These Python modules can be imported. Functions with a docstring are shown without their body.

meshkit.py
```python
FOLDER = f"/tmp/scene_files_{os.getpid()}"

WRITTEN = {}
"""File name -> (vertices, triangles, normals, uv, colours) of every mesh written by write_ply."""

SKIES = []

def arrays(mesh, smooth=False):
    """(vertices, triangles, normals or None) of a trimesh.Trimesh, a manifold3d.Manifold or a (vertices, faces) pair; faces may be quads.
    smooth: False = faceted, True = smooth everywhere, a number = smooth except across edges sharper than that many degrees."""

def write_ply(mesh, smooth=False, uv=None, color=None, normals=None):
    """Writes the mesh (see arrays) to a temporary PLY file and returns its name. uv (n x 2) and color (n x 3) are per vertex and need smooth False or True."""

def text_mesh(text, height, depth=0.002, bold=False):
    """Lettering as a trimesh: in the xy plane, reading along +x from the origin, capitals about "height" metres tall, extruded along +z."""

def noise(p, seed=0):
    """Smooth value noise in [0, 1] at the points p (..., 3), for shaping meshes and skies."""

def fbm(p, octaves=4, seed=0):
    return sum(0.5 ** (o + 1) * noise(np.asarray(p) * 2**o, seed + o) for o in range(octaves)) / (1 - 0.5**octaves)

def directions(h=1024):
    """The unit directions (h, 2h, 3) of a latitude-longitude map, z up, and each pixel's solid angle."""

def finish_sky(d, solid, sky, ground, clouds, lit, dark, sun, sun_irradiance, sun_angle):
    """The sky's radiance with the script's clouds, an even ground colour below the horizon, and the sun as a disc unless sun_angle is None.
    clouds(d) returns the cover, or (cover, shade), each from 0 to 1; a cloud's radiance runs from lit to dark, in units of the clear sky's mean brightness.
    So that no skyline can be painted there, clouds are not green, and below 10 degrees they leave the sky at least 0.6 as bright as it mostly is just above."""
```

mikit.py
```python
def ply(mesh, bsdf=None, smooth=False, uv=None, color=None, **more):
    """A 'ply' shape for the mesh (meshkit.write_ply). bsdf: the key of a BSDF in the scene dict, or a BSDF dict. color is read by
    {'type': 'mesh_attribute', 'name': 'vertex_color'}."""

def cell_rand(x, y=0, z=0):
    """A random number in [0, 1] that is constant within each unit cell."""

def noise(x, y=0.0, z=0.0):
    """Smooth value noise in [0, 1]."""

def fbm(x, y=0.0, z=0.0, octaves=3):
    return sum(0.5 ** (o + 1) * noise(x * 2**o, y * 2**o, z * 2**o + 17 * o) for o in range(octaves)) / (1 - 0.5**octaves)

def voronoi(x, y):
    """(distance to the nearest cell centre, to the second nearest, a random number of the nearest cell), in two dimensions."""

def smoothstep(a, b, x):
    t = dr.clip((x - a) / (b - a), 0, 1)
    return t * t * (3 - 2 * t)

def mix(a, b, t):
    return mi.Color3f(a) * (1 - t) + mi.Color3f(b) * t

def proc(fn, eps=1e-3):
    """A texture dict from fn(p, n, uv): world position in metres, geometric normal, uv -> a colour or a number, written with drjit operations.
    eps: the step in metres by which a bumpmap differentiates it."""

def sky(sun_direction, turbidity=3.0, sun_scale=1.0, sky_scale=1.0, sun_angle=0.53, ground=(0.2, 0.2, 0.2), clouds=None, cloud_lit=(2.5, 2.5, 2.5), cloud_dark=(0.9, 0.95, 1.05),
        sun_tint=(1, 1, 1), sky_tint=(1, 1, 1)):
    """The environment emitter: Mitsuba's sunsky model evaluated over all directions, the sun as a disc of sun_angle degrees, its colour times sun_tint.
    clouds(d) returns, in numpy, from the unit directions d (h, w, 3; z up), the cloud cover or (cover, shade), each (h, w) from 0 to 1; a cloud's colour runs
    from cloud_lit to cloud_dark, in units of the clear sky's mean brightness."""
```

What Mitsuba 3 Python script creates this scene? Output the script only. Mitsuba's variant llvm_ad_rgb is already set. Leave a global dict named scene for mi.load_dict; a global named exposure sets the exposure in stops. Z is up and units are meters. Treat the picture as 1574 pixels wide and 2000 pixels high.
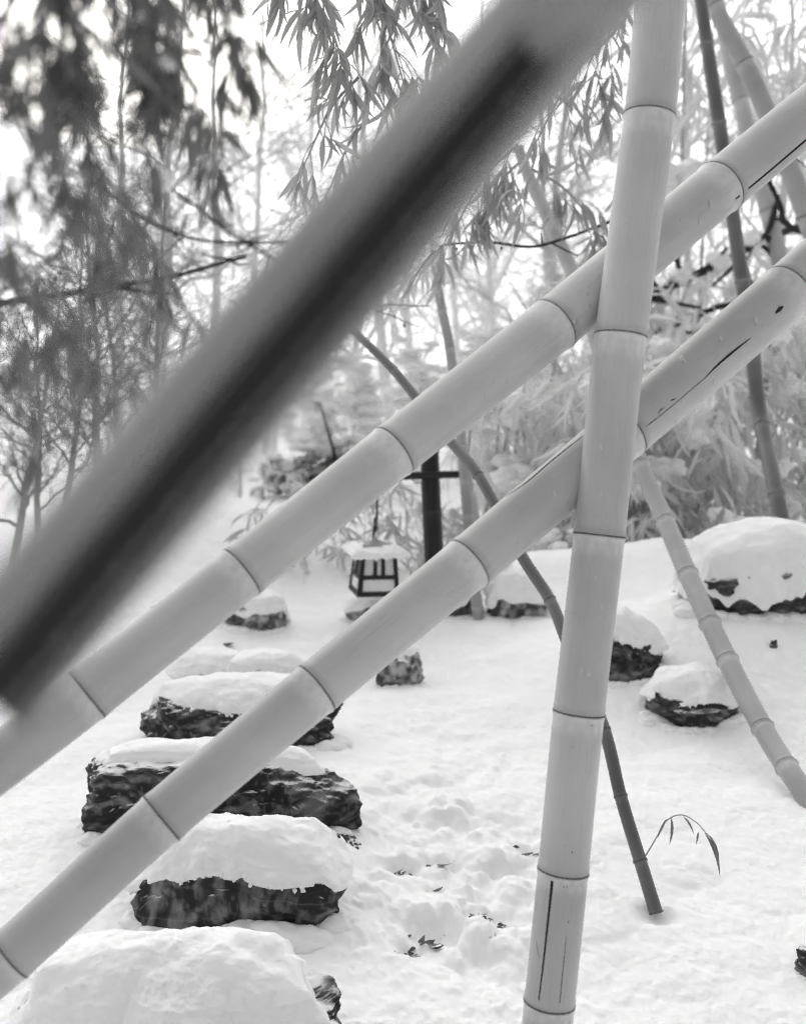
import math
import numpy as np, trimesh, mitsuba as mi, mikit, meshkit
import drjit as dr
from scipy.spatial import cKDTree, ConvexHull

# ------------------------------------------------------------------ camera, sky, exposure
exposure = 1.5
F = 2050.0                                   # focal length in photo pixels (photo 1574 x 2000)
EYE = np.array([0.0, 0.0, 1.45]); PITCH = math.radians(8.0)
FWD = np.array([0, math.cos(PITCH), -math.sin(PITCH)]); UP = np.array([0, math.sin(PITCH), math.cos(PITCH)]); RIGHT = np.array([1.0, 0, 0])
scene, labels = {}, {}
scene['camera'] = {'type': 'thinlens', 'fov': 2 * math.degrees(math.atan(787 / F)), 'fov_axis': 'x', 'aperture_radius': 0.0065,
                   'focus_distance': 2.55, 'near_clip': 0.02, 'far_clip': 2000.0,
                   'to_world': mi.ScalarTransform4f().look_at(origin=EYE.tolist(), target=(EYE + FWD).tolist(), up=[0, 0, 1])}


SUN = np.array([-0.20, 0.85, 0.42])


def overcast(d):
    n = meshkit.fbm(d * 2.5 + 7.0, 3, 4)                          # the sun is a broad glow behind thin cloud, ahead of the camera
    glow = np.clip(d @ (SUN / np.linalg.norm(SUN)), -1, 1)
    return np.ones(d.shape[:2]), np.clip(1.0 - 1.0 * (0.5 + 0.5 * glow)**3 + 0.25 * (n - 0.5), 0, 1)


scene['sky_light'] = mikit.sky(SUN.tolist(), turbidity=4, sun_scale=0.06, sun_angle=30, clouds=overcast, cloud_lit=(8.0, 8.0, 8.0),
                               cloud_dark=(1.2, 1.2, 1.2), sun_tint=(0.85, 1.0, 1.22), ground=(0.7, 0.7, 0.7))


# ------------------------------------------------------------------ helpers
def pt(px, py, d):
    """The point at depth d (metres along the view axis) that the photo pixel (px, py) sees."""
    return EYE + d * (FWD + RIGHT * (px - 787) / F + UP * (1000 - py) / F)


def numbered(key):
    if key not in labels and key not in scene and not any(k.startswith(key + '__') for k in (key,) if False):
        return key
    n = 1
    while f'{key}_{n:03d}' in scene or f'{key}_{n:03d}' in labels:
        n += 1
    return f'{key}_{n:03d}'


def thing(name, label, cat=None, group=None, kind=None):
    key = numbered(name)
    labels[key] = {'label': label}
    if cat: labels[key]['category'] = cat
    if group: labels[key]['group'] = group
    if kind: labels[key]['kind'] = kind
    return key


COUNT = {}


def part(holder, name, shape, label=None, kind=None):
    base = f'{holder}__{name}'
    n = COUNT.get(base, 0); COUNT[base] = n + 1
    key = base if n == 0 else f'{base}_{n:03d}'
    scene[key] = shape
    if label or kind:
        labels[key] = {}
        if label: labels[key]['label'] = label
        if kind: labels[key]['kind'] = kind
    return key


def M(mesh, mat, smooth=True, **k):
    return mikit.ply(mesh, mat, smooth, **k)


def place(m4):
    return mi.ScalarTransform4f(np.asarray(m4, float))


def unit(v):
    v = np.asarray(v, float)
    return v / (np.linalg.norm(v, axis=-1, keepdims=True) + 1e-12)


def spline(points, n):
    """Catmull-Rom through the points (rows), resampled at n equal steps of arc length; extra columns ride along."""
    p = np.asarray(points, float)
    if len(p) == 2:
        return p[0] + (p[1] - p[0]) * np.linspace(0, 1, n)[:, None]
    e = np.vstack([2 * p[0] - p[1], p, 2 * p[-1] - p[-2]])
    out = []
    for i in range(len(p) - 1):
        a, b, c, d = e[i:i + 4]
        t = np.linspace(0, 1, 40, endpoint=False)[:, None]
        out.append(0.5 * (2 * b + (c - a) * t + (2 * a - 5 * b + 4 * c - d) * t**2 + (3 * b - a - 3 * c + d) * t**3))
    out = np.vstack(out + [p[-1:]])
    s = np.r_[0, np.cumsum(np.linalg.norm(np.diff(out[:, :3], axis=0), axis=1))]
    q = np.linspace(0, s[-1], n)
    return np.stack([np.interp(q, s, out[:, k]) for k in range(out.shape[1])], 1)


def frames(p):
    g = np.empty_like(p); g[1:-1] = p[2:] - p[:-2]; g[0] = p[1] - p[0]; g[-1] = p[-1] - p[-2]
    t = unit(g)
    z0 = 0 * t[:, 0]
    a = unit(np.stack([t[:, 1], -t[:, 0], z0], 1) if abs(t[len(t) // 2, 2]) < 0.9 else np.stack([z0, t[:, 2], -t[:, 1]], 1))
    b = np.stack([t[:, 1] * a[:, 2] - t[:, 2] * a[:, 1], t[:, 2] * a[:, 0] - t[:, 0] * a[:, 2], t[:, 0] * a[:, 1] - t[:, 1] * a[:, 0]], 1)
    return t, a, b


def tube(p, r, sides=6, cap=True):
    """Plain tube along p with radii r: (v, f)."""
    p = np.asarray(p, float); r = np.broadcast_to(r, (len(p),))
    t, a, b = frames(p)
    ang = np.arange(sides) * 2 * np.pi / sides
    v = (p[:, None] + r[:, None, None] * (np.cos(ang)[None, :, None] * a[:, None] + np.sin(ang)[None, :, None] * b[:, None])).reshape(-1, 3)
    i, j = np.meshgrid(np.arange(len(p) - 1), np.arange(sides), indexing='ij')
    j2 = (j + 1) % sides
    A, B, C, D = i * sides + j, i * sides + j2, (i + 1) * sides + j2, (i + 1) * sides + j
    f = np.vstack([np.stack([A, B, C], -1).reshape(-1, 3), np.stack([A, C, D], -1).reshape(-1, 3)])
    if cap:
        n = len(v); v = np.vstack([v, p[:1], p[-1:]])
        k = np.arange(sides); k2 = (k + 1) % sides; o = (len(p) - 1) * sides
        f = np.vstack([f, np.stack([k2, k, k * 0 + n], 1), np.stack([o + k, o + k2, k * 0 + n + 1], 1)])
    return v, f


class Heap:
    """Collects (v, f) pieces into one mesh."""
    def __init__(self): self.v, self.f, self.n = [], [], 0
    def add(self, v, f):
        self.v.append(v); self.f.append(np.asarray(f) + self.n); self.n += len(v)
    def mesh(self): return np.vstack(self.v), np.vstack(self.f)


def turn(axis, deg):
    return trimesh.transformations.rotation_matrix(math.radians(deg), axis)[:3, :3]


# ------------------------------------------------------------------ materials (the photograph is black and white: greys)
def principled(color, rough=0.5, spec=0.5, **k):
    c = color if isinstance(color, dict) else {'type': 'rgb', 'value': [color] * 3}
    return {'type': 'twosided', 'm': {'type': 'principled', 'base_color': c, 'roughness': rough, 'specular': spec, **k}}


def bumped(bsdf, fn, scale, eps=1e-3):
    return {'type': 'bumpmap', 'tex': mikit.proc(fn, eps), 'scale': scale, 'bsdf': bsdf}


def grey(v):
    return mi.Color3f(v)


def bamboo_fn(lo, hi):
    # uv.x: round the culm 0..1, uv.y: along the internode 0..1 (node to node)
    def fn(p, n, uv):
        streak = mikit.noise(uv.x * 170, uv.y * 2.0, 3.0)
        fine = mikit.noise(uv.x * 520, uv.y * 5.0, 9.0)
        blot = mikit.fbm(p.x * 9, p.y * 9, p.z * 9, 3)
        v = lo + (hi - lo) * (0.16 * streak + 0.07 * fine + 0.75 * blot + 0.1)
        big = mikit.fbm(p.x * 3.1 + 4, p.y * 3.1, p.z * 3.1, 2)
        v = v * (0.74 + 0.52 * big)
        wax = mikit.smoothstep(0.86, 0.97, uv.y + 0.03 * mikit.noise(uv.x * 14, 0.0, 2.0))
        v = v + 0.24 * hi * wax * (0.5 + mikit.noise(uv.x * 30, uv.y * 40, 1.0))
        scuff = mikit.smoothstep(0.80, 0.9, mikit.noise(uv.x * 60, uv.y * 9.0, 31.0)) * mikit.smoothstep(0.5, 0.65, mikit.fbm(p.x * 7, p.y * 7, p.z * 7 + 9, 2))
        v = v * (1 - 0.08 * scuff)
        foot = 1 - mikit.smoothstep(0.0, 0.05, uv.y)
        v = v * (1 - 0.22 * foot)
        speck = mikit.smoothstep(0.90, 0.93, mikit.noise(p.x * 260, p.y * 260, p.z * 260)) * mikit.smoothstep(0.55, 0.7, mikit.fbm(p.x * 11, p.y * 11, p.z * 11 + 5, 2))
        return grey(v * (1 - 0.35 * speck))
    return fn


def fine_relief(p, n, uv):
    return mikit.noise(uv.x * 240, uv.y * 3.0, 2.0) + 0.5 * mikit.noise(p.x * 300, p.y * 300, p.z * 300)


scene['bamboo_pale'] = bumped(principled(mikit.proc(bamboo_fn(0.31, 0.43)), 0.42, 0.45), fine_relief, 0.00025)
scene['bamboo_mid'] = bumped(principled(mikit.proc(bamboo_fn(0.24, 0.35)), 0.42, 0.45), fine_relief, 0.00025)
scene['bamboo_dull'] = principled(mikit.proc(bamboo_fn(0.16, 0.27)), 0.5, 0.35)
scene['bamboo_dark'] = principled(mikit.proc(bamboo_fn(0.06, 0.14)), 0.36, 0.5)
scene['bamboo_black'] = principled(mikit.proc(bamboo_fn(0.004, 0.018)), 0.35, 0.35)
scene['node_scar'] = principled(0.07, 0.7, 0.2)
scene['node_pale'] = principled(0.42, 0.6, 0.3)
scene['crack_dark'] = principled(0.025, 0.9, 0.1)
scene['split_shade'] = principled(0.035, 0.9, 0.1)  # dark colour paints the shade deep in the split
scene['water'] = principled(0.43, 0.08, 0.6)                                 # half frozen drops


def snow_fn(p, n, uv):
    v = 0.88 + 0.035 * (mikit.fbm(p.x * 5, p.y * 5, p.z * 5, 3) - 0.5)
    return grey(v)


def snow_relief(p, n, uv):
    return mikit.fbm(p.x * 55, p.y * 55, p.z * 55, 3) + 0.35 * mikit.noise(p.x * 420, p.y * 420, p.z * 420)


scene['snow'] = bumped(principled(mikit.proc(snow_fn), 0.65, 0.25), snow_relief, 0.006)


def rock_fn(lo, hi, fx, fz, off):
    def fn(p, n, uv):
        w = mikit.fbm(p.x * 6 + off, p.y * 6, p.z * 6, 3)
        a = mikit.fbm(p.x * fx + 3 * w, p.y * fx, p.z * fz + 4 * w, 4)
        b = mikit.noise(p.x * 90 + 5 * w, p.y * 90, p.z * 40)
        v = lo + hi * mikit.smoothstep(0.40, 0.80, a) + 0.05 * mikit.smoothstep(0.62, 0.85, b)
        v = v * (0.55 + 0.9 * mikit.fbm(p.x * 3.5 + off, p.y * 3.5, p.z * 5, 2))
        vein = 1 - mikit.smoothstep(0.0, 0.03, dr.abs(mikit.fbm(p.x * 9 + 2 * w, p.y * 9, p.z * 14 + off, 2) - 0.5))
        dust = mikit.smoothstep(0.62, 1.0, n.z + 0.7 * (mikit.fbm(p.x * 38, p.y * 38, p.z * 38, 3) - 0.5))      # snow caught on ledges
        return grey((v + 0.07 * vein * w) * (1 - dust) + 0.75 * dust)
    return fn


def rock_relief(p, n, uv):
    return mikit.fbm(p.x * 30, p.y * 30, p.z * 45, 4)


ROCKS = []
for rk, args in {'rock': (0.022, 0.17, 22, 34, 0.0), 'rock_streaked': (0.028, 0.21, 34, 9, 5.0), 'rock_layered': (0.030, 0.15, 9, 46, 11.0)}.items():
    scene[rk] = bumped(principled(mikit.proc(rock_fn(*args)), 0.78, 0.18), rock_relief, 0.022); ROCKS.append(rk)


def grey_rock_fn(p, n, uv):
    a = mikit.fbm(p.x * 40, p.y * 40, p.z * 25, 4)
    return grey(0.05 + 0.42 * mikit.smoothstep(0.35, 0.75, a))


scene['rock_grey'] = bumped(principled(mikit.proc(grey_rock_fn), 0.6, 0.35), rock_relief, 0.02)


def leaf_mat(c, trans):
    return {'type': 'principledthin', 'base_color': {'type': 'rgb', 'value': [c] * 3}, 'roughness': 0.5, 'diff_trans': trans}


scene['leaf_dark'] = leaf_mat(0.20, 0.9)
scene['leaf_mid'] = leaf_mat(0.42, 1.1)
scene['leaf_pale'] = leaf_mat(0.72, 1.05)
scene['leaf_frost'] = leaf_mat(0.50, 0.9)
scene['leaf_black'] = principled(0.02, 0.5, 0.4)
scene['leaf_dead'] = principled(mikit.proc(lambda p, n, uv: grey(0.02 + 0.12 * mikit.noise(p.x * 120, p.y * 120, p.z * 120))), 0.6, 0.3)


def bark(lo, hi):
    return principled(mikit.proc(lambda p, n, uv: grey(lo + (hi - lo) * mikit.fbm(p.x * 18, p.y * 18, p.z * 6, 3))), 0.8, 0.2)


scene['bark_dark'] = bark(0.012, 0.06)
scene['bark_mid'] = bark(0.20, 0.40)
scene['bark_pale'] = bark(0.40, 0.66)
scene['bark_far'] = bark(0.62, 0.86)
scene['paper'] = {'type': 'principledthin', 'base_color': {'type': 'rgb', 'value': [0.92] * 3}, 'roughness': 0.7, 'diff_trans': 0.8}
scene['iron_dark'] = principled(0.010, 0.5, 0.3)
scene['roof_metal'] = principled(mikit.proc(lambda p, n, uv: grey(0.16 + 0.14 * mikit.noise(p.x * 60, p.y * 60, p.z * 60))), 0.55, 0.5)
scene['gravel_mat'] = principled(mikit.proc(lambda p, n, uv: grey(0.02 + 0.13 * mikit.noise(p.x * 90, p.y * 90, p.z * 90))), 0.7, 0.3)


# ------------------------------------------------------------------ the snow-covered ground
def puffs(x, y, size, seed, keep=0.75):
    """Rounded lumps on a jittered grid: height 0..1."""
    gx, gy = np.floor(x / size), np.floor(y / size)
    out = np.zeros(np.shape(x))
    for a in (-1, 0, 1):
        for b in (-1, 0, 1):
            cx, cy = gx + a, gy + b
            q = np.stack([cx + 0.5, cy + 0.5, np.zeros_like(cx)], -1) * 7.31
            r1, r2, r3 = (meshkit.noise(np.floor(q) + k * 101.0, seed + k) for k in range(3))
            dx, dy = x / size - (cx + 0.2 + 0.6 * r1), y / size - (cy + 0.2 + 0.6 * r2)
            rad = 0.35 + 0.55 * r3
            h = np.sqrt(np.clip(1 - (dx * dx + dy * dy) / rad**2, 0, 1)) * rad * (r3 < keep)
            out = np.maximum(out, h)
    return out


def blob(x, y, cx, cy, rx, ry, h, p=2.0):
    d = (np.abs((x - cx) / rx)**p + np.abs((y - cy) / ry)**p)
    return h * np.exp(-d)


def flat_hit(px, py, z=0.0):
    d = FWD + RIGHT * (px - 787) / F + UP * (1000 - py) / F
    t = (z - EYE[2]) / d[2]
    return EYE + d * t


MOUNDS = []   # (cx, cy, rx, ry, h, power)


def mound_px(px, py, rx, ry, h, p=2.0):
    q = flat_hit(px, py); MOUNDS.append((q[0], q[1], rx, ry, h, p))


mound_px(1330, 1330, 0.75, 0.55, 0.20)        # bank at the right, middle distance
mound_px(1240, 1190, 0.8, 0.7, 0.22)
mound_px(1560, 1300, 0.8, 0.7, 0.26)
mound_px(1000, 1190, 0.5, 0.45, 0.12)
mound_px(560, 1900, 0.28, 0.12, -0.02)
mound_px(1450, 1190, 0.8, 0.6, 0.20)
mound_px(420, 1130, 1.3, 1.2, 0.22)
mound_px(250, 1100, 2.0, 2.0, 0.35)
PITS = [(1283, 1792, .05, .035, .03), (842, 1815, .075, .045, .06), (865, 1733, .05, .03, .035), (870, 1678, .06, .03, .04), (1032, 1664, .05, .03, .05), (782, 1690, .05, .025, .025),
        (970, 1795, .07, .05, .035), (795, 1845, .035, .03, .035), (728, 1722, .03, .02, .02), (800, 1600, .03, .02, .02)]
PIT_AT = [(*flat_hit(a, b)[:2], rx, ry, h) for a, b, rx, ry, h in PITS]


def ground(x, y, fine=True):
    x, y = np.asarray(x, float), np.asarray(y, float)
    z = np.zeros(np.broadcast(x, y).shape)
    z = z - 1.6 * np.clip((np.hypot(x, y) - 13.0) / 22.0, 0, 1)**1.5          # the garden falls away behind the shrubs
    for m in MOUNDS:
        z = z + blob(x, y, *m)
    P = np.stack(np.broadcast_arrays(x, y, 0 * x), -1)
    z = z + 0.13 * (meshkit.fbm(P * 0.9 + 3.0, 3, 11) - 0.5)
    if fine:
        near = np.clip(1 - (np.hypot(x, y) - 9) / 10, 0, 1)
        pathx = 0.14 + 0.05 * np.sin(y * 2.1)                                  # the trodden path
        path = np.exp(-((x - pathx) / 0.30)**2) * np.clip((4.6 - y) / 1.6, 0, 1) * (0.35 + 1.0 * np.clip(meshkit.fbm(P * 2.7 + 9, 2, 77) * 2 - .5, 0, 1))
        w = 0.03 * (meshkit.fbm(P * 9.0, 2, 5)[..., None] - 0.5) * [1.0, 0.7, 0]
        X, Y = x + w[..., 0], y + w[..., 1] + 0.02 * (meshkit.noise(P * 14 + 3, 8) - 0.5)
        z = z - 0.035 * path + near * 0.045 * (meshkit.fbm(P * 2.6 + 5, 2, 15) - 0.5)
        mask = np.clip(meshkit.fbm(P * 2.2, 2, 31) * 2.2 - 0.55, 0, 1)
        z = z + near * mask * (0.050 + 0.045 * path) * puffs(X, Y, 0.19, 40, 0.6) * (0.35 + 0.65 * path)
        z = z + near * (0.006 + 0.034 * path) * puffs(X, Y, 0.075, 50, 0.55) * np.clip(meshkit.fbm(P * 5.0, 2, 33) * 2.4 - .6, 0, 1)
        z = z + near * (0.008 + 0.034 * path) * (meshkit.fbm(P * 17.0, 4, 61) - 0.5)
        z = z + near * (0.006 + 0.006 * path) * (meshkit.fbm(P * 60.0, 2, 71) - 0.5)
        for cx, cy, rx, ry, h in PIT_AT:
            z = z - blob(x, y, cx, cy, rx, ry, h, 2.6)
    return z


def ground_hit(px, py):
    d = FWD + RIGHT * (px - 787) / F + UP * (1000 - py) / F
    t = np.linspace(1.2, 40, 4000)
    q = EYE + d * t[:, None]
    below = q[:, 2] < ground(q[:, 0], q[:, 1], False)
    return q[np.argmax(below)] if below.any() else q[-1]


ang = np.r_[np.linspace(-180, -27, 70, endpoint=False), np.linspace(-27, 27, 520), np.linspace(27, 180, 70)[1:-1]]
rad = np.r_[0.0, np.geomspace(0.25, 1.85, 24, endpoint=False), np.geomspace(1.85, 9.0, 430, endpoint=False), np.geomspace(9.0, 34, 130, endpoint=False), np.geomspace(34, 900, 22)]
A_, R_ = np.meshgrid(np.radians(ang), rad, indexing='ij')
gx, gy = R_ * np.sin(A_), R_ * np.cos(A_)
gz = ground(gx, gy)
gv = np.stack([gx, gy, gz], -1).reshape(-1, 3)
na, nr = len(ang), len(rad)
gi, gj = np.meshgrid(np.arange(na), np.arange(nr - 1), indexing='ij')
gi2 = (gi + 1) % na
gf = np.stack([gi * nr + gj, gi * nr + gj + 1, gi2 * nr + gj + 1, gi2 * nr + gj], -1).reshape(-1, 4)
scene['snowy_ground'] = M((gv, gf[:, ::-1]), 'snow', True)
labels['snowy_ground'] = {'label': 'snow covered garden ground with a trodden path through it', 'kind': 'structure'}


# ------------------------------------------------------------------ bamboo culms
def culm(key, path, nodes, mat, sides=28, ring='node_scar', res=10, swell=1.0):
    """path rows (x, y, z, r) from the foot up; nodes: sorted arc fractions; parts: internode, node_ring."""
    path = np.asarray(path)
    s = np.linspace(0, 1, len(path))
    cuts = [0.0, *nodes, 1.0]
    jr = np.random.default_rng(len(nodes) * 100 + int(abs(path[0, 0]) * 1000))                        # culms bend a little at each node
    off = jr.normal(size=(len(cuts), 3)) * 0.022 * path[:, 3].mean()
    path = path.copy()
    for c in range(3): path[:, c] += np.interp(s, cuts, off[:, c])
    L = np.linalg.norm(np.diff(path[:, :3], axis=0), axis=1).sum()
    for a, b in zip(cuts[:-1], cuts[1:]):
        if b - a < 1e-4: continue
        r0 = np.interp(a, s, path[:, 3])
        w = 0.5 * r0 / L / max(b - a, 1e-6)
        u = np.unique(np.clip(np.r_[np.linspace(0, 1, res), np.linspace(0, min(w * 1.2, .4), 9), 1 - np.linspace(0, min(w * 1.2, .4), 8)], 0, 1))
        q = np.stack([np.interp(a + (b - a) * u, s, path[:, c]) for c in range(4)], 1)
        n = len(u)
        # uv.y must follow u, so build with explicit parameter
        v, f, uv = culm_mesh_u(q[:, :3], q[:, 3], sides, u, None, swell)
        part(key, 'internode', mikit.ply((v, f), mat, True, uv=uv))
    for c in nodes:
        q = np.array([np.interp(c, s, path[:, k]) for k in range(4)])
        d = np.array([np.interp(c + 0.002, s, path[:, k]) - np.interp(c - 0.002, s, path[:, k]) for k in range(3)])
        d = unit(d); h = max(0.016 * q[3] * (1 + swell), 0.0008 * swell)
        rp = np.array([q[:3] - d * h, q[:3] - d * h * .4, q[:3] + d * h * 1.1, q[:3] + d * h * 1.7])
        part(key, 'node_ring', M(tube(rp, (1 + swell * np.array([.030, .034, .024, .010])) * q[3], sides), ring))
    return path


def culm_mesh_u(p, r, sides, u, notch=None, swell=1.0):
    t, a, b = frames(p)
    th = np.linspace(0, 2 * np.pi, sides + 1)
    L = np.linalg.norm(np.diff(p, axis=0), axis=1).sum()
    rim = np.exp(-(((1 - u) * L) / (0.16 * r[0]))**2) * 0.045 + np.exp(-((u * L - 0.16 * r[0]) / (0.15 * r[0]))**2) * 0.028
    rr = (r * (1 + swell * rim))[:, None] * np.ones((1, sides + 1))
    if notch is not None: rr = rr * notch(u[:, None], th[None, :])
    v = (p[:, None] + rr[..., None] * (np.cos(th)[None, :, None] * a[:, None] + np.sin(th)[None, :, None] * b[:, None])).reshape(-1, 3)
    uv = np.stack(np.broadcast_arrays(th[None, :] / (2 * np.pi), u[:, None]), -1).reshape(-1, 2)
    n, k = len(p), sides + 1
    i, j = np.meshgrid(np.arange(n - 1), np.arange(sides), indexing='ij')
    f = np.stack([i * k + j, i * k + j + 1, (i + 1) * k + j + 1, (i + 1) * k + j], -1).reshape(-1, 4)
    f = np.vstack([f[:, [0, 1, 2]], f[:, [0, 2, 3]]])
    c = len(v); v = np.vstack([v, p[:1], p[-1:]]); uv = np.vstack([uv, [[0, 0], [0, 1]]])
    q = np.arange(sides); o = (n - 1) * k
    f = np.vstack([f, np.stack([q + 1, q, q * 0 + c], 1), np.stack([o + q, o + q + 1, q * 0 + c + 1], 1)])
    return v, f, uv


def px_path(rows, n=60):
    """rows of (px, py, depth, width in px) -> path rows (x, y, z, r)."""
    return spline([[*pt(a, b, d), 0.5 * w * d / F] for a, b, d, w in rows], n)


def nearest_frac(path, marks):
    """Arc fractions of the path nearest to the photo pixels MARKS."""
    q = path[:, :3] - EYE
    z = q @ FWD
    uv = np.stack([787 + F * (q @ RIGHT) / z, 1000 - F * (q @ UP) / z], 1)
    s = np.linspace(0, 1, len(path)); fine = np.linspace(0, 1, 4000)
    U = np.stack([np.interp(fine, s, uv[:, k]) for k in range(2)], 1)
    return sorted(float(fine[np.argmin(((U - m)**2).sum(1))]) for m in marks)


def surface(path, px, py, lift=0.0):
    """Point on the culm's near side that the pixel sees, and the outward normal there."""
    d = unit(FWD + RIGHT * (px - 787) / F + UP * (1000 - py) / F)
    s = np.linspace(0, 1, len(path)); fine = np.linspace(0, 1, 3000)
    P = np.stack([np.interp(fine, s, path[:, k]) for k in range(4)], 1)
    w = P[:, :3] - EYE; tt = w @ d
    k = np.argmin(np.linalg.norm(w - tt[:, None] * d, axis=1) - 0 * P[:, 3])
    ax = unit(P[min(k + 5, 2999), :3] - P[max(k - 5, 0), :3])
    c, r = P[k, :3], P[k, 3] + lift
    dp = d - (d @ ax) * ax; oc = (EYE - c) - ((EYE - c) @ ax) * ax
    A, B, C = dp @ dp, 2 * dp @ oc, oc @ oc - r * r
    D = B * B - 4 * A * C
    t = (-B - math.sqrt(max(D, 0))) / (2 * A)
    x = EYE + d * t
    n = (x - c) - ((x - c) @ ax) * ax
    return x, unit(n), ax


def crack(key, path, marks, half_w, name='crack', label=None):
    """A dark narrow crack along the culm through the photo pixels MARKS: a shallow sliver, half_w the half width at each mark."""
    m = spline([[*a, 0, w] for a, w in zip(marks, half_w)], 14)
    top, bot = [], []
    for row in m:
        x, n, ax = surface(path, row[0], row[1], 0.0004)
        side = np.cross(ax, n)
        top.append([x + side * row[3], x + n * 0.0002, x - side * row[3], x - n * 0.0015])
    v = np.array(top).reshape(-1, 3); k = len(m)
    i, j = np.meshgrid(np.arange(k - 1), np.arange(4), indexing='ij'); j2 = (j + 1) % 4
    f = np.stack([i * 4 + j, i * 4 + j2, (i + 1) * 4 + j2, (i + 1) * 4 + j], -1).reshape(-1, 4)
    part(key, name, M((v, f), 'crack_dark', False), label)


DROP = trimesh.creation.icosphere(subdivisions=3)                                # a drop


def drop(key, path, px, py, size_px, rng):
    x, n, ax = surface(path, px, py)
    dist = np.linalg.norm(x - EYE)
    r = 0.5 * size_px * dist / F
    down = unit(np.array([0, 0, -1.0]) - n * (-n[2])); side = np.cross(n, down)
    v = DROP.vertices.copy()
    v[:, 0] *= np.where(v[:, 0] > 0, 1.0, 1.5 + rng.random()) * 1.0
    m = np.stack([down, side, n], 1) * [r * 1.25, r * 0.8, r * 0.55]
    part(key, 'water_drop', M((v @ m.T + x, DROP.faces), 'water', True))


rng = np.random.default_rng(5)
# the upright pole
pole = thing('bamboo_pole', 'thick pale upright bamboo pole at the right, leaning slightly, in front of both slanted poles', 'bamboo pole')
DV = 2.05
vp = px_path([(1046, 2200, DV, 99), (1070, 1985, DV, 98), (1099, 1700, DV, 98), (1130, 1390, DV, 99), (1171, 1045, DV, 99), (1212, 655, DV, 100), (1269, 225, DV, 99), (1284, 65, DV, 98), (1296, -60, DV, 97), (1325, -420, DV, 96)], 120)
vp = culm(pole, vp, nearest_frac(vp, [(1074, 1958), (1099, 1700), (1130, 1391), (1171, 1045), (1212, 657), (1269, 226), (1312, -250)]), 'bamboo_pale', 56, res=16)
crack(pole, vp, [(1080, 1706), (1070, 1800), (1060, 1890), (1052, 1954)], [.0030, .0022, .0017, .0012], label='wide dark crack running down the lowest segment')
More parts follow.
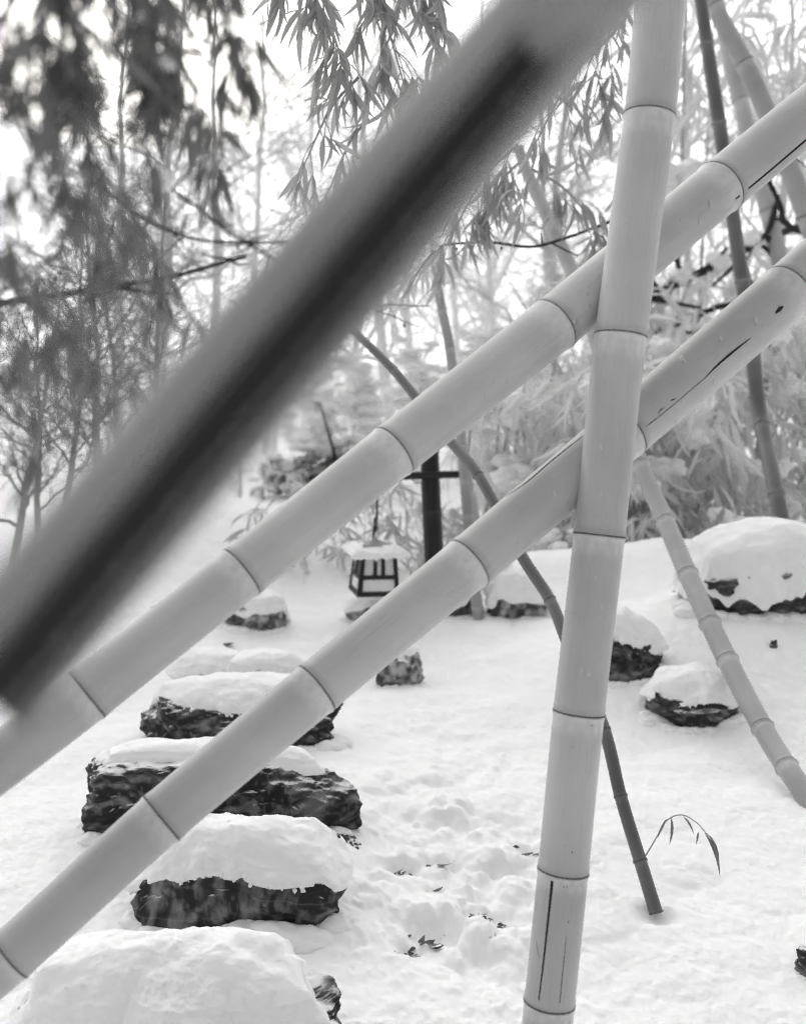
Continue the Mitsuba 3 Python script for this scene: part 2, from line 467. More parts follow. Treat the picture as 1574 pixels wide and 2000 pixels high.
crack(pole, vp, [(1106, 1830), (1100, 1890), (1093, 1960)], [.0003, .0006, .0008], label='hairline crack right of the wide one')
crack(pole, vp, [(1047, 1835), (1050, 1860), (1055, 1872)], [.0003, .0005, .0003])
crack(pole, vp, [(1156, 1415), (1155, 1420)], [.0009, .0009], 'blemish'); crack(pole, vp, [(1117, 1663), (1117, 1667)], [.0009, .0009], 'blemish')
for a, b in [(1101, 1731), (1107, 1731), (1085, 1717), (1124, 1720), (1132, 1723), (1135, 1727), (1110, 1800)]:
    crack(pole, vp, [(a, b), (a, b + 4)], [.0008, .0006], 'blemish')
for a, b, s in [(1290, 108, 6), (1298, 137, 7), (1175, 874, 10), (1173, 965, 8), (1172, 1185, 8), (1171, 1208, 5), (1150, 1317, 10), (1136, 1310, 7), (1210, 835, 6), (1225, 560, 6), (1278, 480, 6), (1186, 1020, 5), (1184, 560, 5), (1163, 1130, 5)]:
    drop(pole, vp, a, b, s * 0.9, rng)
# the two slanted poles
pa = thing('bamboo_pole', 'upper of the two long pale bamboo poles slanting across the picture behind the upright pole', 'bamboo pole')
ap = px_path([(-180, 1625, 1.611, 110), (47, 1452, 1.681, 110), (170, 1357, 1.721, 110), (468, 1120, 1.827, 109), (768, 882, 1.947, 109), (1080, 632, 2.091, 109), (1405, 365, 2.265, 107), (1574, 226, 2.367, 104), (1900, -40, 2.593, 102)], 140)
ap = culm(pa, ap, nearest_frac(ap, [(-100, 1563), (170, 1357), (468, 1120), (768, 882), (1080, 632), (1405, 365), (1720, 105)]), 'bamboo_pale', 56, res=16)
crack(pa, ap, [(1437, 388), (1500, 336), (1574, 273), (1640, 218)], [.0020, .0026, .0028, .003], label='long dark split near the lower edge of the top segment')
crack(pa, ap, [(1151, 594), (1153, 600)], [.0008, .0008], 'blemish')
for a, b, s in [(1387, 402, 10), (1366, 436, 7), (1121, 627, 9), (1148, 572, 7), (1093, 655, 6), (1050, 684, 6), (990, 745, 7), (966, 745, 6), (948, 776, 7), (931, 786, 6), (908, 785, 5), (1046, 710, 6), (1330, 430, 5), (955, 690, 5), (880, 800, 5), (205, 1349, 9)]:
    drop(pa, ap, a, b, s * 0.9, rng)
pb = thing('bamboo_pole', 'lower long pale slanting bamboo pole, with dark scratches right of the upright pole', 'bamboo pole')
bp = px_path([(-180, 2040, 1.611, 104), (47, 1845, 1.681, 106), (315, 1600, 1.771, 108), (617, 1345, 1.885, 108), (915, 1099, 2.012, 108), (1217, 845, 2.161, 110), (1535, 570, 2.343, 112), (1800, 340, 2.519, 112)], 140)
bp = culm(pb, bp, nearest_frac(bp, [(20, 1870), (315, 1599), (617, 1344), (915, 1098), (1218, 846), (1535, 570)]), 'bamboo_pale', 56, res=16)
crack(pb, bp, [(1378, 737), (1400, 714), (1430, 688), (1466, 660)], [.0006, .0020, .0024, .0006], label='dark open scratch along the pole')
crack(pb, bp, [(1255, 838), (1300, 803), (1378, 737)], [.0007, .0005, .0005])
crack(pb, bp, [(1286, 808), (1290, 801), (1297, 796)], [.0006, .0009, .0004]); crack(pb, bp, [(1310, 782), (1320, 778)], [.0012, .0008])
crack(pb, bp, [(1515, 611), (1523, 603), (1530, 598)], [.0022, .0040, .0014], 'blemish', 'dark round blemish near the right edge')
crack(pb, bp, [(1521, 596), (1524, 610)], [.0012, .0010], 'blemish')
crack(pb, bp, [(1137, 852), (1080, 897), (1030, 940), (990, 968)], [.0006, .0016, .0014, .0006], label='split along the upper edge left of the upright pole')
for a, b, s in [(1476, 628, 9), (1407, 662, 9), (1331, 702, 11), (1337, 706, 7), (1394, 746, 6), (1332, 785, 6), (1318, 826, 6), (1083, 965, 9), (998, 1065, 7), (1012, 1064, 6), (1052, 1035, 5), (1090, 1006, 5), (960, 1100, 5), (1490, 640, 5)]:
    drop(pb, bp, a, b, s * 0.9, rng)

# the blurred pole right in front of the lens: split open along its length
fg = thing('bamboo_pole', 'out of focus dark bamboo pole close to the lens, split open along its length', 'bamboo pole')
fp = px_path([(-45, 1345, .385, 248), (330, 905, .40, 246), (690, 488, .415, 242), (1035, 90, .43, 238), (1330, -250, .445, 232)], 80)


def groove_theta():
    # angle round the pole that faces the lens at its middle
    t, a, b = frames(fp[:, :3]); k = 36
    n = unit(EYE - fp[k, :3])
    return math.atan2(n @ b[k], n @ a[k]), t, a, b


G0, _, ga, gb = groove_theta()
GS = 1.0 if (-math.sin(G0) * ga[36] + math.cos(G0) * gb[36]) @ RIGHT > 0 else -1.0


def notch(u, th):
    c = G0 + GS * (0.06 + 0.34 * (1 - u))                                   # the split winds slightly round the pole
    w = 0.56 + 0.16 * (1 - u)
    d = np.abs((th - c + np.pi) % (2 * np.pi) - np.pi)
    depth = 0.72 * np.clip((0.80 - u) / 0.06, 0, 1) * np.clip((w - d) / 0.22, 0, 1)
    return 1 - depth


SPLIT_W = 0.30
u = np.unique(np.r_[np.linspace(0, 0.72, 30), np.linspace(0.72, 0.84, 24), np.linspace(.84, 1, 8)])
q = np.stack([np.interp(u, np.linspace(0, 1, len(fp)), fp[:, k]) for k in range(4)], 1)
v, f, uv = culm_mesh_u(q[:, :3], q[:, 3], 160, u, notch)
part(fg, 'culm', mikit.ply((v, f), 'bamboo_dull', True, uv=uv))
# dark lining in the groove, giving the split its shade by colour
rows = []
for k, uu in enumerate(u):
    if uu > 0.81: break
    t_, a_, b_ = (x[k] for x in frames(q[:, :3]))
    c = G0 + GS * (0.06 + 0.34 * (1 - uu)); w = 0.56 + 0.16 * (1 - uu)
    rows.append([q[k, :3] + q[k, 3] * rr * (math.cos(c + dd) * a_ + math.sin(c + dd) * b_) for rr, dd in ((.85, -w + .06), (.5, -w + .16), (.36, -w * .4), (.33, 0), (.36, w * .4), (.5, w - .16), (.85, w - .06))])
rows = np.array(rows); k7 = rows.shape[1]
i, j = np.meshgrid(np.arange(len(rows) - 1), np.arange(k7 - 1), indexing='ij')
part(fg, 'split', M((rows.reshape(-1, 3), np.stack([i * k7 + j, i * k7 + j + 1, (i + 1) * k7 + j + 1, (i + 1) * k7 + j], -1).reshape(-1, 4)), 'split_shade', True), 'dark lining that paints the shade in the open split')


# ------------------------------------------------------------------ thinner culms behind
def leaf_template(droop, fold, w=0.125, n=6):
    """A lanceolate bamboo leaf along +x, unit long, drooping towards -z, folded along its midrib; open sheet."""
    s = np.linspace(0, 1, n)
    half = w * 0.5 * np.array([.10, .80, 1.0, .85, .5, 0.02]) if n == 6 else w * .5 * np.sin(np.pi * np.clip(s * 1.02, 0, 1))**.7
    x = s * (1 - 0.25 * droop * s); z = -droop * s**2 * 0.6
    L = np.stack([x, half, z + fold * half], 1); C = np.stack([x, 0 * x, z], 1); R = np.stack([x, -half, z + fold * half], 1)
    v = np.stack([L, C, R], 1).reshape(-1, 3)
    f = []
    for i in range(n - 1):
        for j in range(2):
            a, b, c, d = i * 3 + j, i * 3 + j + 1, (i + 1) * 3 + j + 1, (i + 1) * 3 + j
            f += [[a, b, c], [a, c, d]]
    return v, np.array(f)


LEAVES = [leaf_template(d, fo, w) for d, fo, w in ((.15, .5, .12), (.45, .35, .13), (.75, .6, .115), (.3, .8, .14), (1.0, .4, .12))]
LEAF_PLY = {}


def leaf_dict(k, mat):
    if (k, mat) not in LEAF_PLY: LEAF_PLY[k, mat] = M(LEAVES[k], mat, True)
    return LEAF_PLY[k, mat]


def leaf_matrix(pos, d, length, roll, rng):
    d = unit(d); ref = np.array([0, 0, 1.0]) if abs(d[2]) < 0.95 else np.array([0, 1.0, 0])
    side = unit(np.cross(ref, d)); nrm = np.cross(d, side)
    c, s = math.cos(roll), math.sin(roll)
    m = np.eye(4)
    m[:3, 0], m[:3, 1], m[:3, 2], m[:3, 3] = d * length, (c * side + s * nrm) * length, (c * nrm - s * side) * length, pos
    return m


def heap_leaves(heap, pos, dirs, lengths, rng, roll=1.0):
    for p, d, l in zip(pos, dirs, lengths):
        m = leaf_matrix(p, d, l, rng.normal() * roll, rng)
        v, f = LEAVES[rng.integers(len(LEAVES))]
        heap.add(v @ m[:3, :3].T + m[:3, 3], f)


def sub_rows(pts):
    return [[*p, r] for p, r in pts]


t2 = thing('thin_bamboo', 'thin dark curved bamboo running down behind the poles into the snow, bearing a leafy twig', 'bamboo')
c2 = px_path([(640, 585, 4.1, 13), (685, 640, 4.0, 15), (768, 722, 3.85, 17), (870, 850, 3.65, 20), (935, 930, 3.5, 21), (1015, 1080, 3.35, 23), (1074, 1172, 3.25, 23), (1110, 1260, 3.15, 24), (1178, 1420, 3.0, 25), (1212, 1556, 2.92, 25), (1250, 1682, 2.86, 26), (1282, 1785, 2.80, 27)][::-1], 120)
c2 = culm(t2, c2, nearest_frac(c2, [(1250, 1682), (1212, 1556), (1178, 1428), (1125, 1300), (1074, 1172), (1003, 1052), (935, 928), (853, 826), (768, 722)]), 'bamboo_dark', 20, swell=3.2)
tw0 = pt(1256, 1680, 2.86)
twig = spline([tw0, pt(1280, 1640, 2.84), pt(1300, 1605, 2.82), pt(1330, 1592, 2.80), pt(1360, 1607, 2.78), pt(1380, 1630, 2.77)], 24)
part(t2, 'twig', M(tube(twig, np.linspace(.0022, .0012, 24), 6), 'bark_mid'))
for (a, b, c, d, w, k) in [(1310, 1597, 1314, 1652, .2, 3), (1302, 1600, 1283, 1635, .1, 0), (1334, 1595, 1360, 1628, .13, 1), (1376, 1628, 1420, 1708, .12, 1), (1364, 1626, 1360, 1648, .2, 3), (1376, 1625, 1440, 1690, .05, 2)]:
    p0, p1 = pt(a, b, 2.8), pt(c, d, 2.77)
    k = 3 if k == 1 else k
    m = leaf_matrix(p0, p1 - p0, np.linalg.norm(p1 - p0) * 1.05, rng.normal() * .5, rng)
    part(t2, 'leaf', {**leaf_dict(k, 'leaf_dark'), 'to_world': place(m)})
t1 = thing('thin_bamboo', 'thin pale straight bamboo standing beside the black post', 'bamboo')
c1 = px_path([(938, 1238, 5.55, 22), (925, 1130, 5.55, 23), (912, 985, 5.55, 22), (900, 850, 5.55, 20), (878, 680, 5.55, 19), (862, 600, 5.5, 18), (850, 525, 5.5, 17), (844, 470, 5.5, 14)], 80)
culm(t1, c1, nearest_frac(c1, [(933, 1186), (921, 1095), (914, 1005), (908, 938), (903, 870), (893, 775), (878, 680), (864, 604), (850, 527)]), 'bamboo_mid', 18, 'node_pale', swell=3.2)
t1b = thing('thin_bamboo', 'short whitish bamboo stub standing in snow behind the thin pale bamboo', 'bamboo')
c1b = px_path([(950, 1222, 6.0, 17), (944, 1130, 6.0, 18), (930, 1020, 6.1, 17), (922, 960, 6.1, 16)], 40)
culm(t1b, c1b, nearest_frac(c1b, [(948, 1170), (940, 1090), (930, 1020)]), 'bamboo_pale', 16, 'node_pale', swell=3.2)
t3 = thing('thin_bamboo', 'pale curved bamboo bending from top centre behind the upright pole down to the right edge', 'bamboo')
c3 = px_path([(1640, 1650, 3.3, 44), (1560, 1535, 3.5, 43), (1490, 1425, 3.8, 41), (1410, 1270, 4.2, 40), (1345, 1125, 4.6, 38), (1300, 1020, 4.9, 36), (1250, 905, 5.2, 33), (1185, 720, 5.6, 31), (1120, 540, 6.0, 28), (1075, 437, 6.2, 27), (1035, 350, 6.4, 25), (1012, 290, 6.5, 20)], 120)
culm(t3, c3, nearest_frac(c3, [(1535, 1500), (1488, 1422), (1418, 1292), (1390, 1218), (1345, 1122), (1302, 1018), (1252, 908), (1200, 770), (1135, 585), (1075, 437), (1022, 322)]), 'bamboo_mid', 20, swell=3.2)
t4 = thing('thin_bamboo', 'dark bamboo with pale rings rising along the right edge', 'bamboo')
c4 = px_path([(1575, 1260, 5.3, 30), (1555, 1160, 5.3, 30), (1518, 970, 5.5, 30), (1482, 800, 5.9, 29), (1468, 660, 5.9, 28), (1448, 540, 5.9, 28), (1428, 400, 5.9, 27), (1404, 240, 5.9, 27), (1378, 70, 5.9, 25), (1352, -120, 5.9, 24)], 100)
culm(t4, c4, nearest_frac(c4, [(1540, 1110), (1510, 968), (1483, 832), (1468, 690), (1450, 548), (1428, 400), (1405, 240), (1380, 86), (1360, -40)]), 'bamboo_dark', 20, 'node_pale', swell=3.2)
t5 = thing('thin_bamboo', 'thick grey bamboo leaning right across the top right corner', 'bamboo')
c5 = px_path([(1800, 1120, 7.5, 40), (1650, 640, 7.5, 40), (1565, 390, 7.4, 39), (1500, 225, 7.4, 37), (1452, 120, 7.4, 35), (1405, 30, 7.4, 33), (1350, -80, 7.4, 32)], 80)
culm(t5, c5, nearest_frac(c5, [(1700, 800), (1640, 610), (1578, 420), (1512, 250), (1452, 122), (1395, 10)]), 'bamboo_mid', 20, swell=3.2)
t6 = thing('thin_bamboo', 'faint pale bamboo farther back between the dark and the grey bamboo', 'bamboo')
c6 = px_path([(1640, 1000, 9.0, 36), (1560, 660, 9.0, 34), (1510, 450, 9.0, 33), (1470, 290, 9.0, 32), (1430, 130, 9.0, 30), (1390, -40, 9.0, 28)], 80)
culm(t6, c6, nearest_frac(c6, [(1600, 830), (1548, 610), (1500, 410), (1446, 195), (1410, 40)]), 'bamboo_pale', 18, swell=3.2)

# ------------------------------------------------------------------ black post, crossbar, lantern
DP = 5.8
post = thing('post', 'black bamboo post standing in the snow right of the hanging lantern', 'post')
cp = px_path([(856, 1235, DP, 38), (848, 1100, DP, 38), (841, 950, DP, 37), (838, 860, DP, 36), (836, 815, DP, 36)], 60)
culm(post, cp, nearest_frac(cp, [(853, 1180), (843, 1000), (839, 880)]), 'bamboo_black', 28, 'bamboo_dark')
bar = thing('crossbar', 'dark thin pole tied across the black post, carrying the lantern', 'crossbar')
cb = px_path([(700, 934, DP - .06, 16), (800, 929, DP - .06, 16), (903, 926, DP - .06, 15), (912, 926, DP - .06, 15)], 40)
part(bar, 'rod', M(tube(cb[:, :3], cb[:, 3], 16), 'bamboo_black'))
ti = spline([pt(806, 936, DP - .1), pt(812, 944, DP - .1), pt(822, 942, DP - .07), pt(823, 955, DP - .06)], 16)
part(bar, 'wire', M(tube(ti, .003, 5), 'iron_dark'))

DL = 5.45
lan = thing('lantern', 'small square lantern with dark lattice and white panes, hanging on a cable', 'lantern')
LC = pt(730, 1157, DL)                                           # foot centre
S = 1.06 * DL / F
Rl = turn([0, 1, 0], 2.2) @ turn([0, 0, 1], 15)
HB, HT, HH = 38 * S, 31 * S, 76 * S                              # half width at foot / at top, height


def lan_pt(u, v, h, face):
    """u in -1..1 across face, v outward offset, h height 0..1."""
    half = HB + (HT - HB) * h
    p = np.array([u * half, -half - v, h * HH])
    return LC + Rl @ (turn([0, 0, 1], 90 * face) @ p)


def lan_bar(u0, h0, u1, h1, wu, wh, face, name, out=.004, back=.006):
    """A bar on a face from (u0, h0) to (u1, h1): half widths wu (in u) or wh (in h)."""
    c = [(u0 - wu, h0 - wh), (u0 + wu if u0 == u1 else u1 + wu, h0 - wh if h0 != h1 else h0 - wh), (u1 + wu, h1 + wh), (u1 - wu if u0 == u1 else u0 - wu, h1 + wh)]
    v = [lan_pt(a, out, b, face) for a, b in c] + [lan_pt(a, -back, b, face) for a, b in c]
    f = [[0, 1, 2], [0, 2, 3], [4, 6, 5], [4, 7, 6]] + sum(([[k, 4 + k, 4 + (k + 1) % 4], [k, 4 + (k + 1) % 4, (k + 1) % 4]] for k in range(4)), [])
    part(lan, name, M((np.array(v), np.array(f)), 'iron_dark', False))


for fc in range(4):
    lan_bar(-.91, .0, -.91, 1.0, .095, 0, fc, 'corner_bar', .005)
    lan_bar(.91, .0, .91, 1.0, .095, 0, fc, 'corner_bar', .005)
    lan_bar(-.85, .06, .85, .06, 0, .06, fc, 'rail'); lan_bar(-.85, .46, .85, .46, 0, .05, fc, 'rail'); lan_bar(-.85, .96, .85, .96, 0, .04, fc, 'rail')
    for uu in (-.21, .23):
        lan_bar(uu, .51, uu, .92, .10, 0, fc, 'mullion')
    vv = np.array([lan_pt(a, -.004, b, fc) for a, b in ((-.9, .02), (.9, .02), (.9, .98), (-.9, .98))])
    part(lan, 'pane', M((vv, np.array([[0, 1, 2], [0, 2, 3]])), 'paper', False))
# pyramid roof with thin eaves
apex = LC + Rl @ np.array([0, 0, HH + 25 * S])
E = 48 * S; e0, e1 = HH + 1 * S, HH - 1.5 * S
cor = [np.array([a * E, b * E, e0]) for a, b in ((-1, -1), (1, -1), (1, 1), (-1, 1))]
low = [c - [0, 0, 2.5 * S] for c in cor]
v = np.array([apex] + [LC + Rl @ c for c in cor] + [LC + Rl @ c for c in low])
f = np.array([[0, 1, 2], [0, 2, 3], [0, 3, 4], [0, 4, 1]] + sum(([[1 + k, 5 + k, 5 + (k + 1) % 4], [1 + k, 5 + (k + 1) % 4, 1 + (k + 1) % 4]] for k in range(4)), []) + [[5, 8, 7], [5, 7, 6]])
part(lan, 'roof', M((v, f), 'roof_metal', False))
# snow lying on the roof's lower part
rows = []
nphi, nrho = 96, 16
for k in range(nphi):
    ph = 2 * np.pi * k / nphi
    dirv = np.array([math.cos(ph), math.sin(ph)]); dirv = dirv / np.abs(dirv).max()
    for j in range(nrho):
        t = j / (nrho - 1)
        ri = 0.56 + 0.09 * math.sin(3 * ph + 1) + .06 * math.sin(7 * ph)
        rho = ri + (1.12 - ri) * min(t / 0.85, 1)
        over = max(t - 0.85, 0) / 0.15
        xy = dirv * E * (rho - 0.10 * over)
        zz = e0 + 25 * S * max(1 - rho, -0.05)
        n = meshkit.fbm(np.array([xy[0] * 40, xy[1] * 40, 3.0]), 3, 4)
        th = (6 + 9 * (n - .5)) * S * math.sqrt(max(1 - (2 * min(t / .9, 1) - 1)**4, 0)) if over == 0 else (-(3 + 9 * max(n - .45, 0) * 2) * S * over)
        rows.append(LC + Rl @ np.array([xy[0], xy[1], zz + th + 1e-3]))
i, j = np.meshgrid(np.arange(nphi), np.arange(nrho - 1), indexing='ij'); i2 = (i + 1) % nphi
part(lan, 'snow_cap', M((np.array(rows), np.stack([i * nrho + j, i * nrho + j + 1, i2 * nrho + j + 1, i2 * nrho + j], -1).reshape(-1, 4)), 'snow', True), 'lumpy snow lying on the lantern roof')
# twisted cable and loop
ca, cbt = apex, pt(737, 932, DP - .06)
n = 90; tt = np.linspace(0, 1, n)[:, None]
for ph in (0, np.pi):
    line = ca + [0, 0, 12 * S] + (cbt - ca - [0, 0, 12 * S]) * tt + .0035 * np.stack([np.cos(tt[:, 0] * 62 + ph), np.sin(tt[:, 0] * 62 + ph), 0 * tt[:, 0]], 1) + [[0.004, 0, 0]] * np.sin(tt * 5)
    part(lan, 'cable', M(tube(line, .0042, 6), 'iron_dark'))
lp = spline([apex - [.016, 0, .004], apex + [-.010, 0, .05], apex + [-.004, 0, .11]], 20)
part(lan, 'cable', M(tube(lp, .005, 6), 'iron_dark'))
lp = spline([apex, apex + [.012, 0, .012], apex + [.016, 0, .035], apex + [.004, 0, .075], apex + [-.006, 0, .04], apex + [-.002, 0, .0]], 30)
part(lan, 'cable_loop', M(tube(lp, .0028, 6), 'iron_dark'))

# ------------------------------------------------------------------ boulders with snow
ICO = trimesh.creation.icosphere(subdivisions=5)
SN3 = trimesh.creation.icosphere(subdivisions=3)
CRUMB = trimesh.creation.icosphere(subdivisions=2)
ICO6 = trimesh.creation.icosphere(subdivisions=6)


def boulder(label, px0, px1, pyt, pyb, depth_ratio=0.7, cap=None, mat='rock', seed=1, yaw=0.0, name='boulder', sink=0.06, tilt=0.0, overhang=0.02, front=1.0, group=None, shift=0.0, back=0.08, dome=2.6):
    """A stone whose visible face spans the photo pixels px0..px1, pyt (top) .. pyb (foot); cap: (thickness, cover, rear) of snow."""
    key = thing(name, label, 'rock', group)
    foot = ground_hit((px0 + px1) / 2, pyb)
    dist = (foot - EYE) @ FWD
    half_w = 0.5 * (px1 - px0) * dist / F
    h = (pyb - pyt) * dist / F * 1.10
    hd = half_w * depth_ratio
    p = ICO.vertices.copy()
    p = np.sign(p) * np.abs(p)**0.7
    p = p / np.maximum(np.linalg.norm(p / np.array([1.0, 1.0, 1.0]), ord=8, axis=1), 1e-9)[:, None]
    r = np.random.default_rng(seed)
    size = np.array([half_w, hd, 0.5 * (h + sink)])
    for _ in range(16):                                            # chips off corners and edges
        n = unit(r.normal(size=3) * [1, 1, .6]); dd = p @ n
        lim = np.quantile(dd, r.uniform(.86, .97))
        p = p - n * np.clip(dd - lim, 0, None)[:, None] * .85
    k = size.mean()
    w = meshkit.fbm(p * 1.5 + seed * 3.1, 4, seed) - .5
    w2 = meshkit.fbm(p * size / .035 * [1, 1, 1.6] + seed, 3, seed + 9) - .5
    v = p * size * (1 + .38 * w[:, None]) + unit(p) * (w2[:, None] * .022)
    v[:, 1] *= front
    v[:, 2] += tilt * v[:, 0]
    v = v @ turn([0, 0, 1], yaw).T
    c = np.array([foot[0], foot[1] + hd * 1.0, foot[2] - sink + 0.5 * (h + sink)])
    v = v + c
    part(key, 'stone', M((v, ICO.faces), ROCKS[seed % 3] if mat == 'rock' else mat, 50))
    if sink > .05:                                                 # snow banked unevenly along the foot
        hf = v[ConvexHull(v[:, :2]).vertices, :2] - c[:2]
        oa = np.argsort(np.arctan2(hf[:, 1], hf[:, 0])); fa, fr = np.arctan2(hf[oa, 1], hf[oa, 0]), np.linalg.norm(hf[oa], axis=1)
        dr_ = Heap()
        for a in np.radians(np.linspace(-172, -8, 34)):
            a = a + r.normal() * .05; rr = np.interp(a, fa, fr) * .96
            sz = r.uniform(.012, .036) * min(1.3, half_w / .25) * (.5 + meshkit.noise(np.array([a * 2.5, seed, 1.0])))
            x, y = c[0] + rr * math.cos(a), c[1] + rr * math.sin(a)
            z = float(ground(x, y))
            wv = 1 + .6 * (meshkit.fbm(SN3.vertices * 1.6 + r.random() * 80, 3) - .5)[:, None]
            dr_.add(SN3.vertices * wv * sz * [1.5, 1.0, r.uniform(.6, .95)] + [x, y, z - sz * .15], SN3.faces)
        part(key, 'snow_drift', M(dr_.mesh(), 'snow', True), None, 'stuff')
    if cap:
        thick, cover, drop_ = cap
        up = v[(v[:, 2] > c[2])]
        tree = cKDTree(up[:, :2])
        hull = up[ConvexHull(up[:, :2]).vertices, :2] - c[:2]
        ang_h = np.arctan2(hull[:, 1], hull[:, 0]); rad_h = np.linalg.norm(hull, axis=1); o = np.argsort(ang_h)
        ico = ICO6 if dist < 3.6 else ICO
        p = ico.vertices
        hh = np.hypot(p[:, 0], p[:, 1]); ph = np.arctan2(p[:, 1], p[:, 0])
        nrm = (hh**dome + np.abs(p[:, 2])**dome)**(1 / dome)
        hh, zz = hh / nrm, p[:, 2] / nrm
        R = np.interp(ph, np.r_[ang_h[o] - 2 * np.pi, ang_h[o], ang_h[o] + 2 * np.pi], np.tile(rad_h[o], 3))
        R = R * (cover + .16 * (meshkit.fbm(np.stack([np.cos(ph) * 2, np.sin(ph) * 2, ph * 0 + seed], 1), 3, seed + 3) - .5)) + overhang
        x, y = c[0] + shift * half_w + R * hh * np.cos(ph), c[1] + back * hd + R * hh * np.sin(ph)
        d, ix = tree.query(np.stack([x, y], -1), k=120)
        zs = np.quantile(up[ix, 2], .7, axis=1)
        P = np.stack([x, y, zz * thick], -1) + seed
        edge = np.clip((hh - .75) / .25, 0, 1)
        lip = drop_ * (.25 + 1.7 * np.clip(meshkit.fbm(P * 11 * [1, 1, 0], 3, seed + 8) - .28, 0, 1)) * edge
        z = zs + np.where(zz > 0, zz * thick * (1 + .35 * (1 - hh**2)), zz * .02) - lip * (zz < .6)
        q = np.stack([x, y, z], -1)
        out = unit(np.stack([np.cos(ph) * hh**3, np.sin(ph) * hh**3, np.maximum(zz, .0) + .15], -1))
        bump = .045 * (meshkit.fbm(q * 7, 2, seed + 5) - .5) + .018 * (meshkit.noise(q * 21, seed + 6) - .5) + .008 * np.sqrt(meshkit.noise(q * 34, seed + 7)) + .012 * (meshkit.fbm(q * 55, 3, seed) - .5)
        q = q + out * (bump * min(0.85, thick / .06))[:, None] * np.where(zz > -.3, 1, .2)[:, None]
        part(key, 'snow_cap', M((q, ico.faces), 'snow', True))
        if dist < 4.5:
            pick = np.flatnonzero((zz < .25) & (zz > -.6) & (q[:, 1] < c[1]) & (hh > .8))
            cr = Heap()
            for ci in r.choice(pick, 40):
                sz = r.uniform(.0025, .0065) * (1 + 1.2 * (r.random() < .10))
                cr.add(CRUMB.vertices * (1 + .8 * (meshkit.noise(CRUMB.vertices * 1.7 + r.random() * 90) - .5)[:, None]) * sz + q[ci] + [0, .002, r.uniform(-.010, .006)], CRUMB.faces)
            part(key, 'snow_crumbs', M(cr.mesh(), 'snow', True), None, 'stuff')
    return key, c, size


boulder('large boulder almost buried under snow in the bottom left corner, dark at both ends', 30, 655, 1995, 2120, .40, (.08, .98, .05), seed=3, overhang=.0, shift=-.05, back=-.1, dome=2.2)
boulder('dark flat stepping stone with thick snow on top, second from the bottom', 225, 657, 1692, 1826, .33, (.045, .95, .008), seed=7, yaw=-3, shift=-.04, back=.20, dome=2.4)
boulder('wide dark step boulder with bare cracked right end, third from the bottom', 165, 688, 1512, 1660, .30, (.035, .88, .02), seed=12, yaw=3, overhang=-.03, shift=-.09, back=.20)
boulder('long dark step stone with snow on top, fourth from the bottom', 248, 646, 1382, 1472, .36, (.04, .92, .006), seed=21, shift=.06, back=.18)
boulder('thin dark slab edge with snow above, left behind the fourth step', 322, 480, 1302, 1338, .6, (.03, .97, .012), seed=27)
boulder('snow covered low stone just right of the thin slab edge', 418, 600, 1310, 1358, .55, (.04, 1.03, .045), seed=31, overhang=.01)
boulder('small grey stone at the top of the steps left of the lantern', 432, 556, 1188, 1236, .7, (.04, .95, .03), 'rock_grey', seed=38)
boulder('speckled grey stone standing below the lantern', 674, 764, 1178, 1224, .55, (.012, .86, .004), 'rock_grey', seed=41, back=.15)
boulder('jagged grey stone beside the path under the lower slanted pole', 736, 828, 1284, 1346, .7, (.03, .70, .03), 'rock_grey', seed=47)
boulder('dark tilted stone right of the black post', 950, 1000, 1120, 1205, .8, (.05, .85, .05), seed=52, tilt=.35)
boulder('dark low stone behind the black post foot', 866, 935, 1158, 1210, .8, (.03, .9, .03), seed=58)
boulder('snow covered stone with a grey side, right of the tilted stone', 960, 1070, 1165, 1212, .7, (.09, 1.0, .03), 'rock_grey', seed=60)
boulder('rough dark boulder just right of the upright pole', 1165, 1300, 1240, 1336, .75, (.04, .97, .01), seed=63, tilt=-.25, back=.2)
boulder('wide low dark stone under a thick snow cap at the right', 1284, 1470, 1362, 1424, .75, (.055, .98, .0), seed=69, dome=2.2, back=.22)
boulder('big snow mound over dark hollow rocks at the far right edge', 1365, 1680, 1118, 1200, .6, (.14, 1.04, .13), seed=74, dome=1.9, shift=.05)
boulder('dark stone cut off by the right edge near the bottom', 1565, 1640, 1872, 1920, .7, None, seed=83)
boulder('tiny dark stone poking out of the snow at the right', 1505, 1523, 1254, 1272, .9, None, seed=88, sink=.03)

# gravel showing at the bare boulder's foot, and dead leaves in melted hollows
hp = Heap(); r = np.random.default_rng(8)
B8 = trimesh.creation.icosphere(subdivisions=1)
q0 = ground_hit(652, 1640)
for _ in range(170):
    a = r.normal(size=2) * [.034, .018]; s = r.uniform(.003, .008)
    x, y = q0[0] + a[0], q0[1] - .01 + a[1]
    hp.add(B8.vertices * (s * r.uniform(.6, 1.2, 3)) + [x, y, float(ground(x, y)) + s * .3], B8.faces)
scene['gravel'] = M(hp.mesh(), 'gravel_mat', False)
labels['gravel'] = {'label': 'dark wet gravel showing at the foot of the bare boulder', 'category': 'gravel', 'kind': 'stuff'}
lit = Heap()  # dark leaf scraps, some added to paint shade into the path hollows
for cx, cy, rx, ry, h in PIT_AT[1:8]:
    for _ in range(int(14 + 500 * rx * h * 2)):
        a = r.normal(size=2) * [rx * .38, ry * .38]; x, y = cx + a[0], cy + a[1]
        v, f = leaf_template(.3, .4, .5); v = v * r.uniform(.008, .026)
        v = v @ (turn([0, 0, 1], r.uniform(0, 360)) @ turn([1, 0, 0], r.uniform(-50, 50))).T
        lit.add(v + [x, y, float(ground(x, y)) + .003], f)
scene['litter_shade'] = M(lit.mesh(), 'leaf_dead', True)
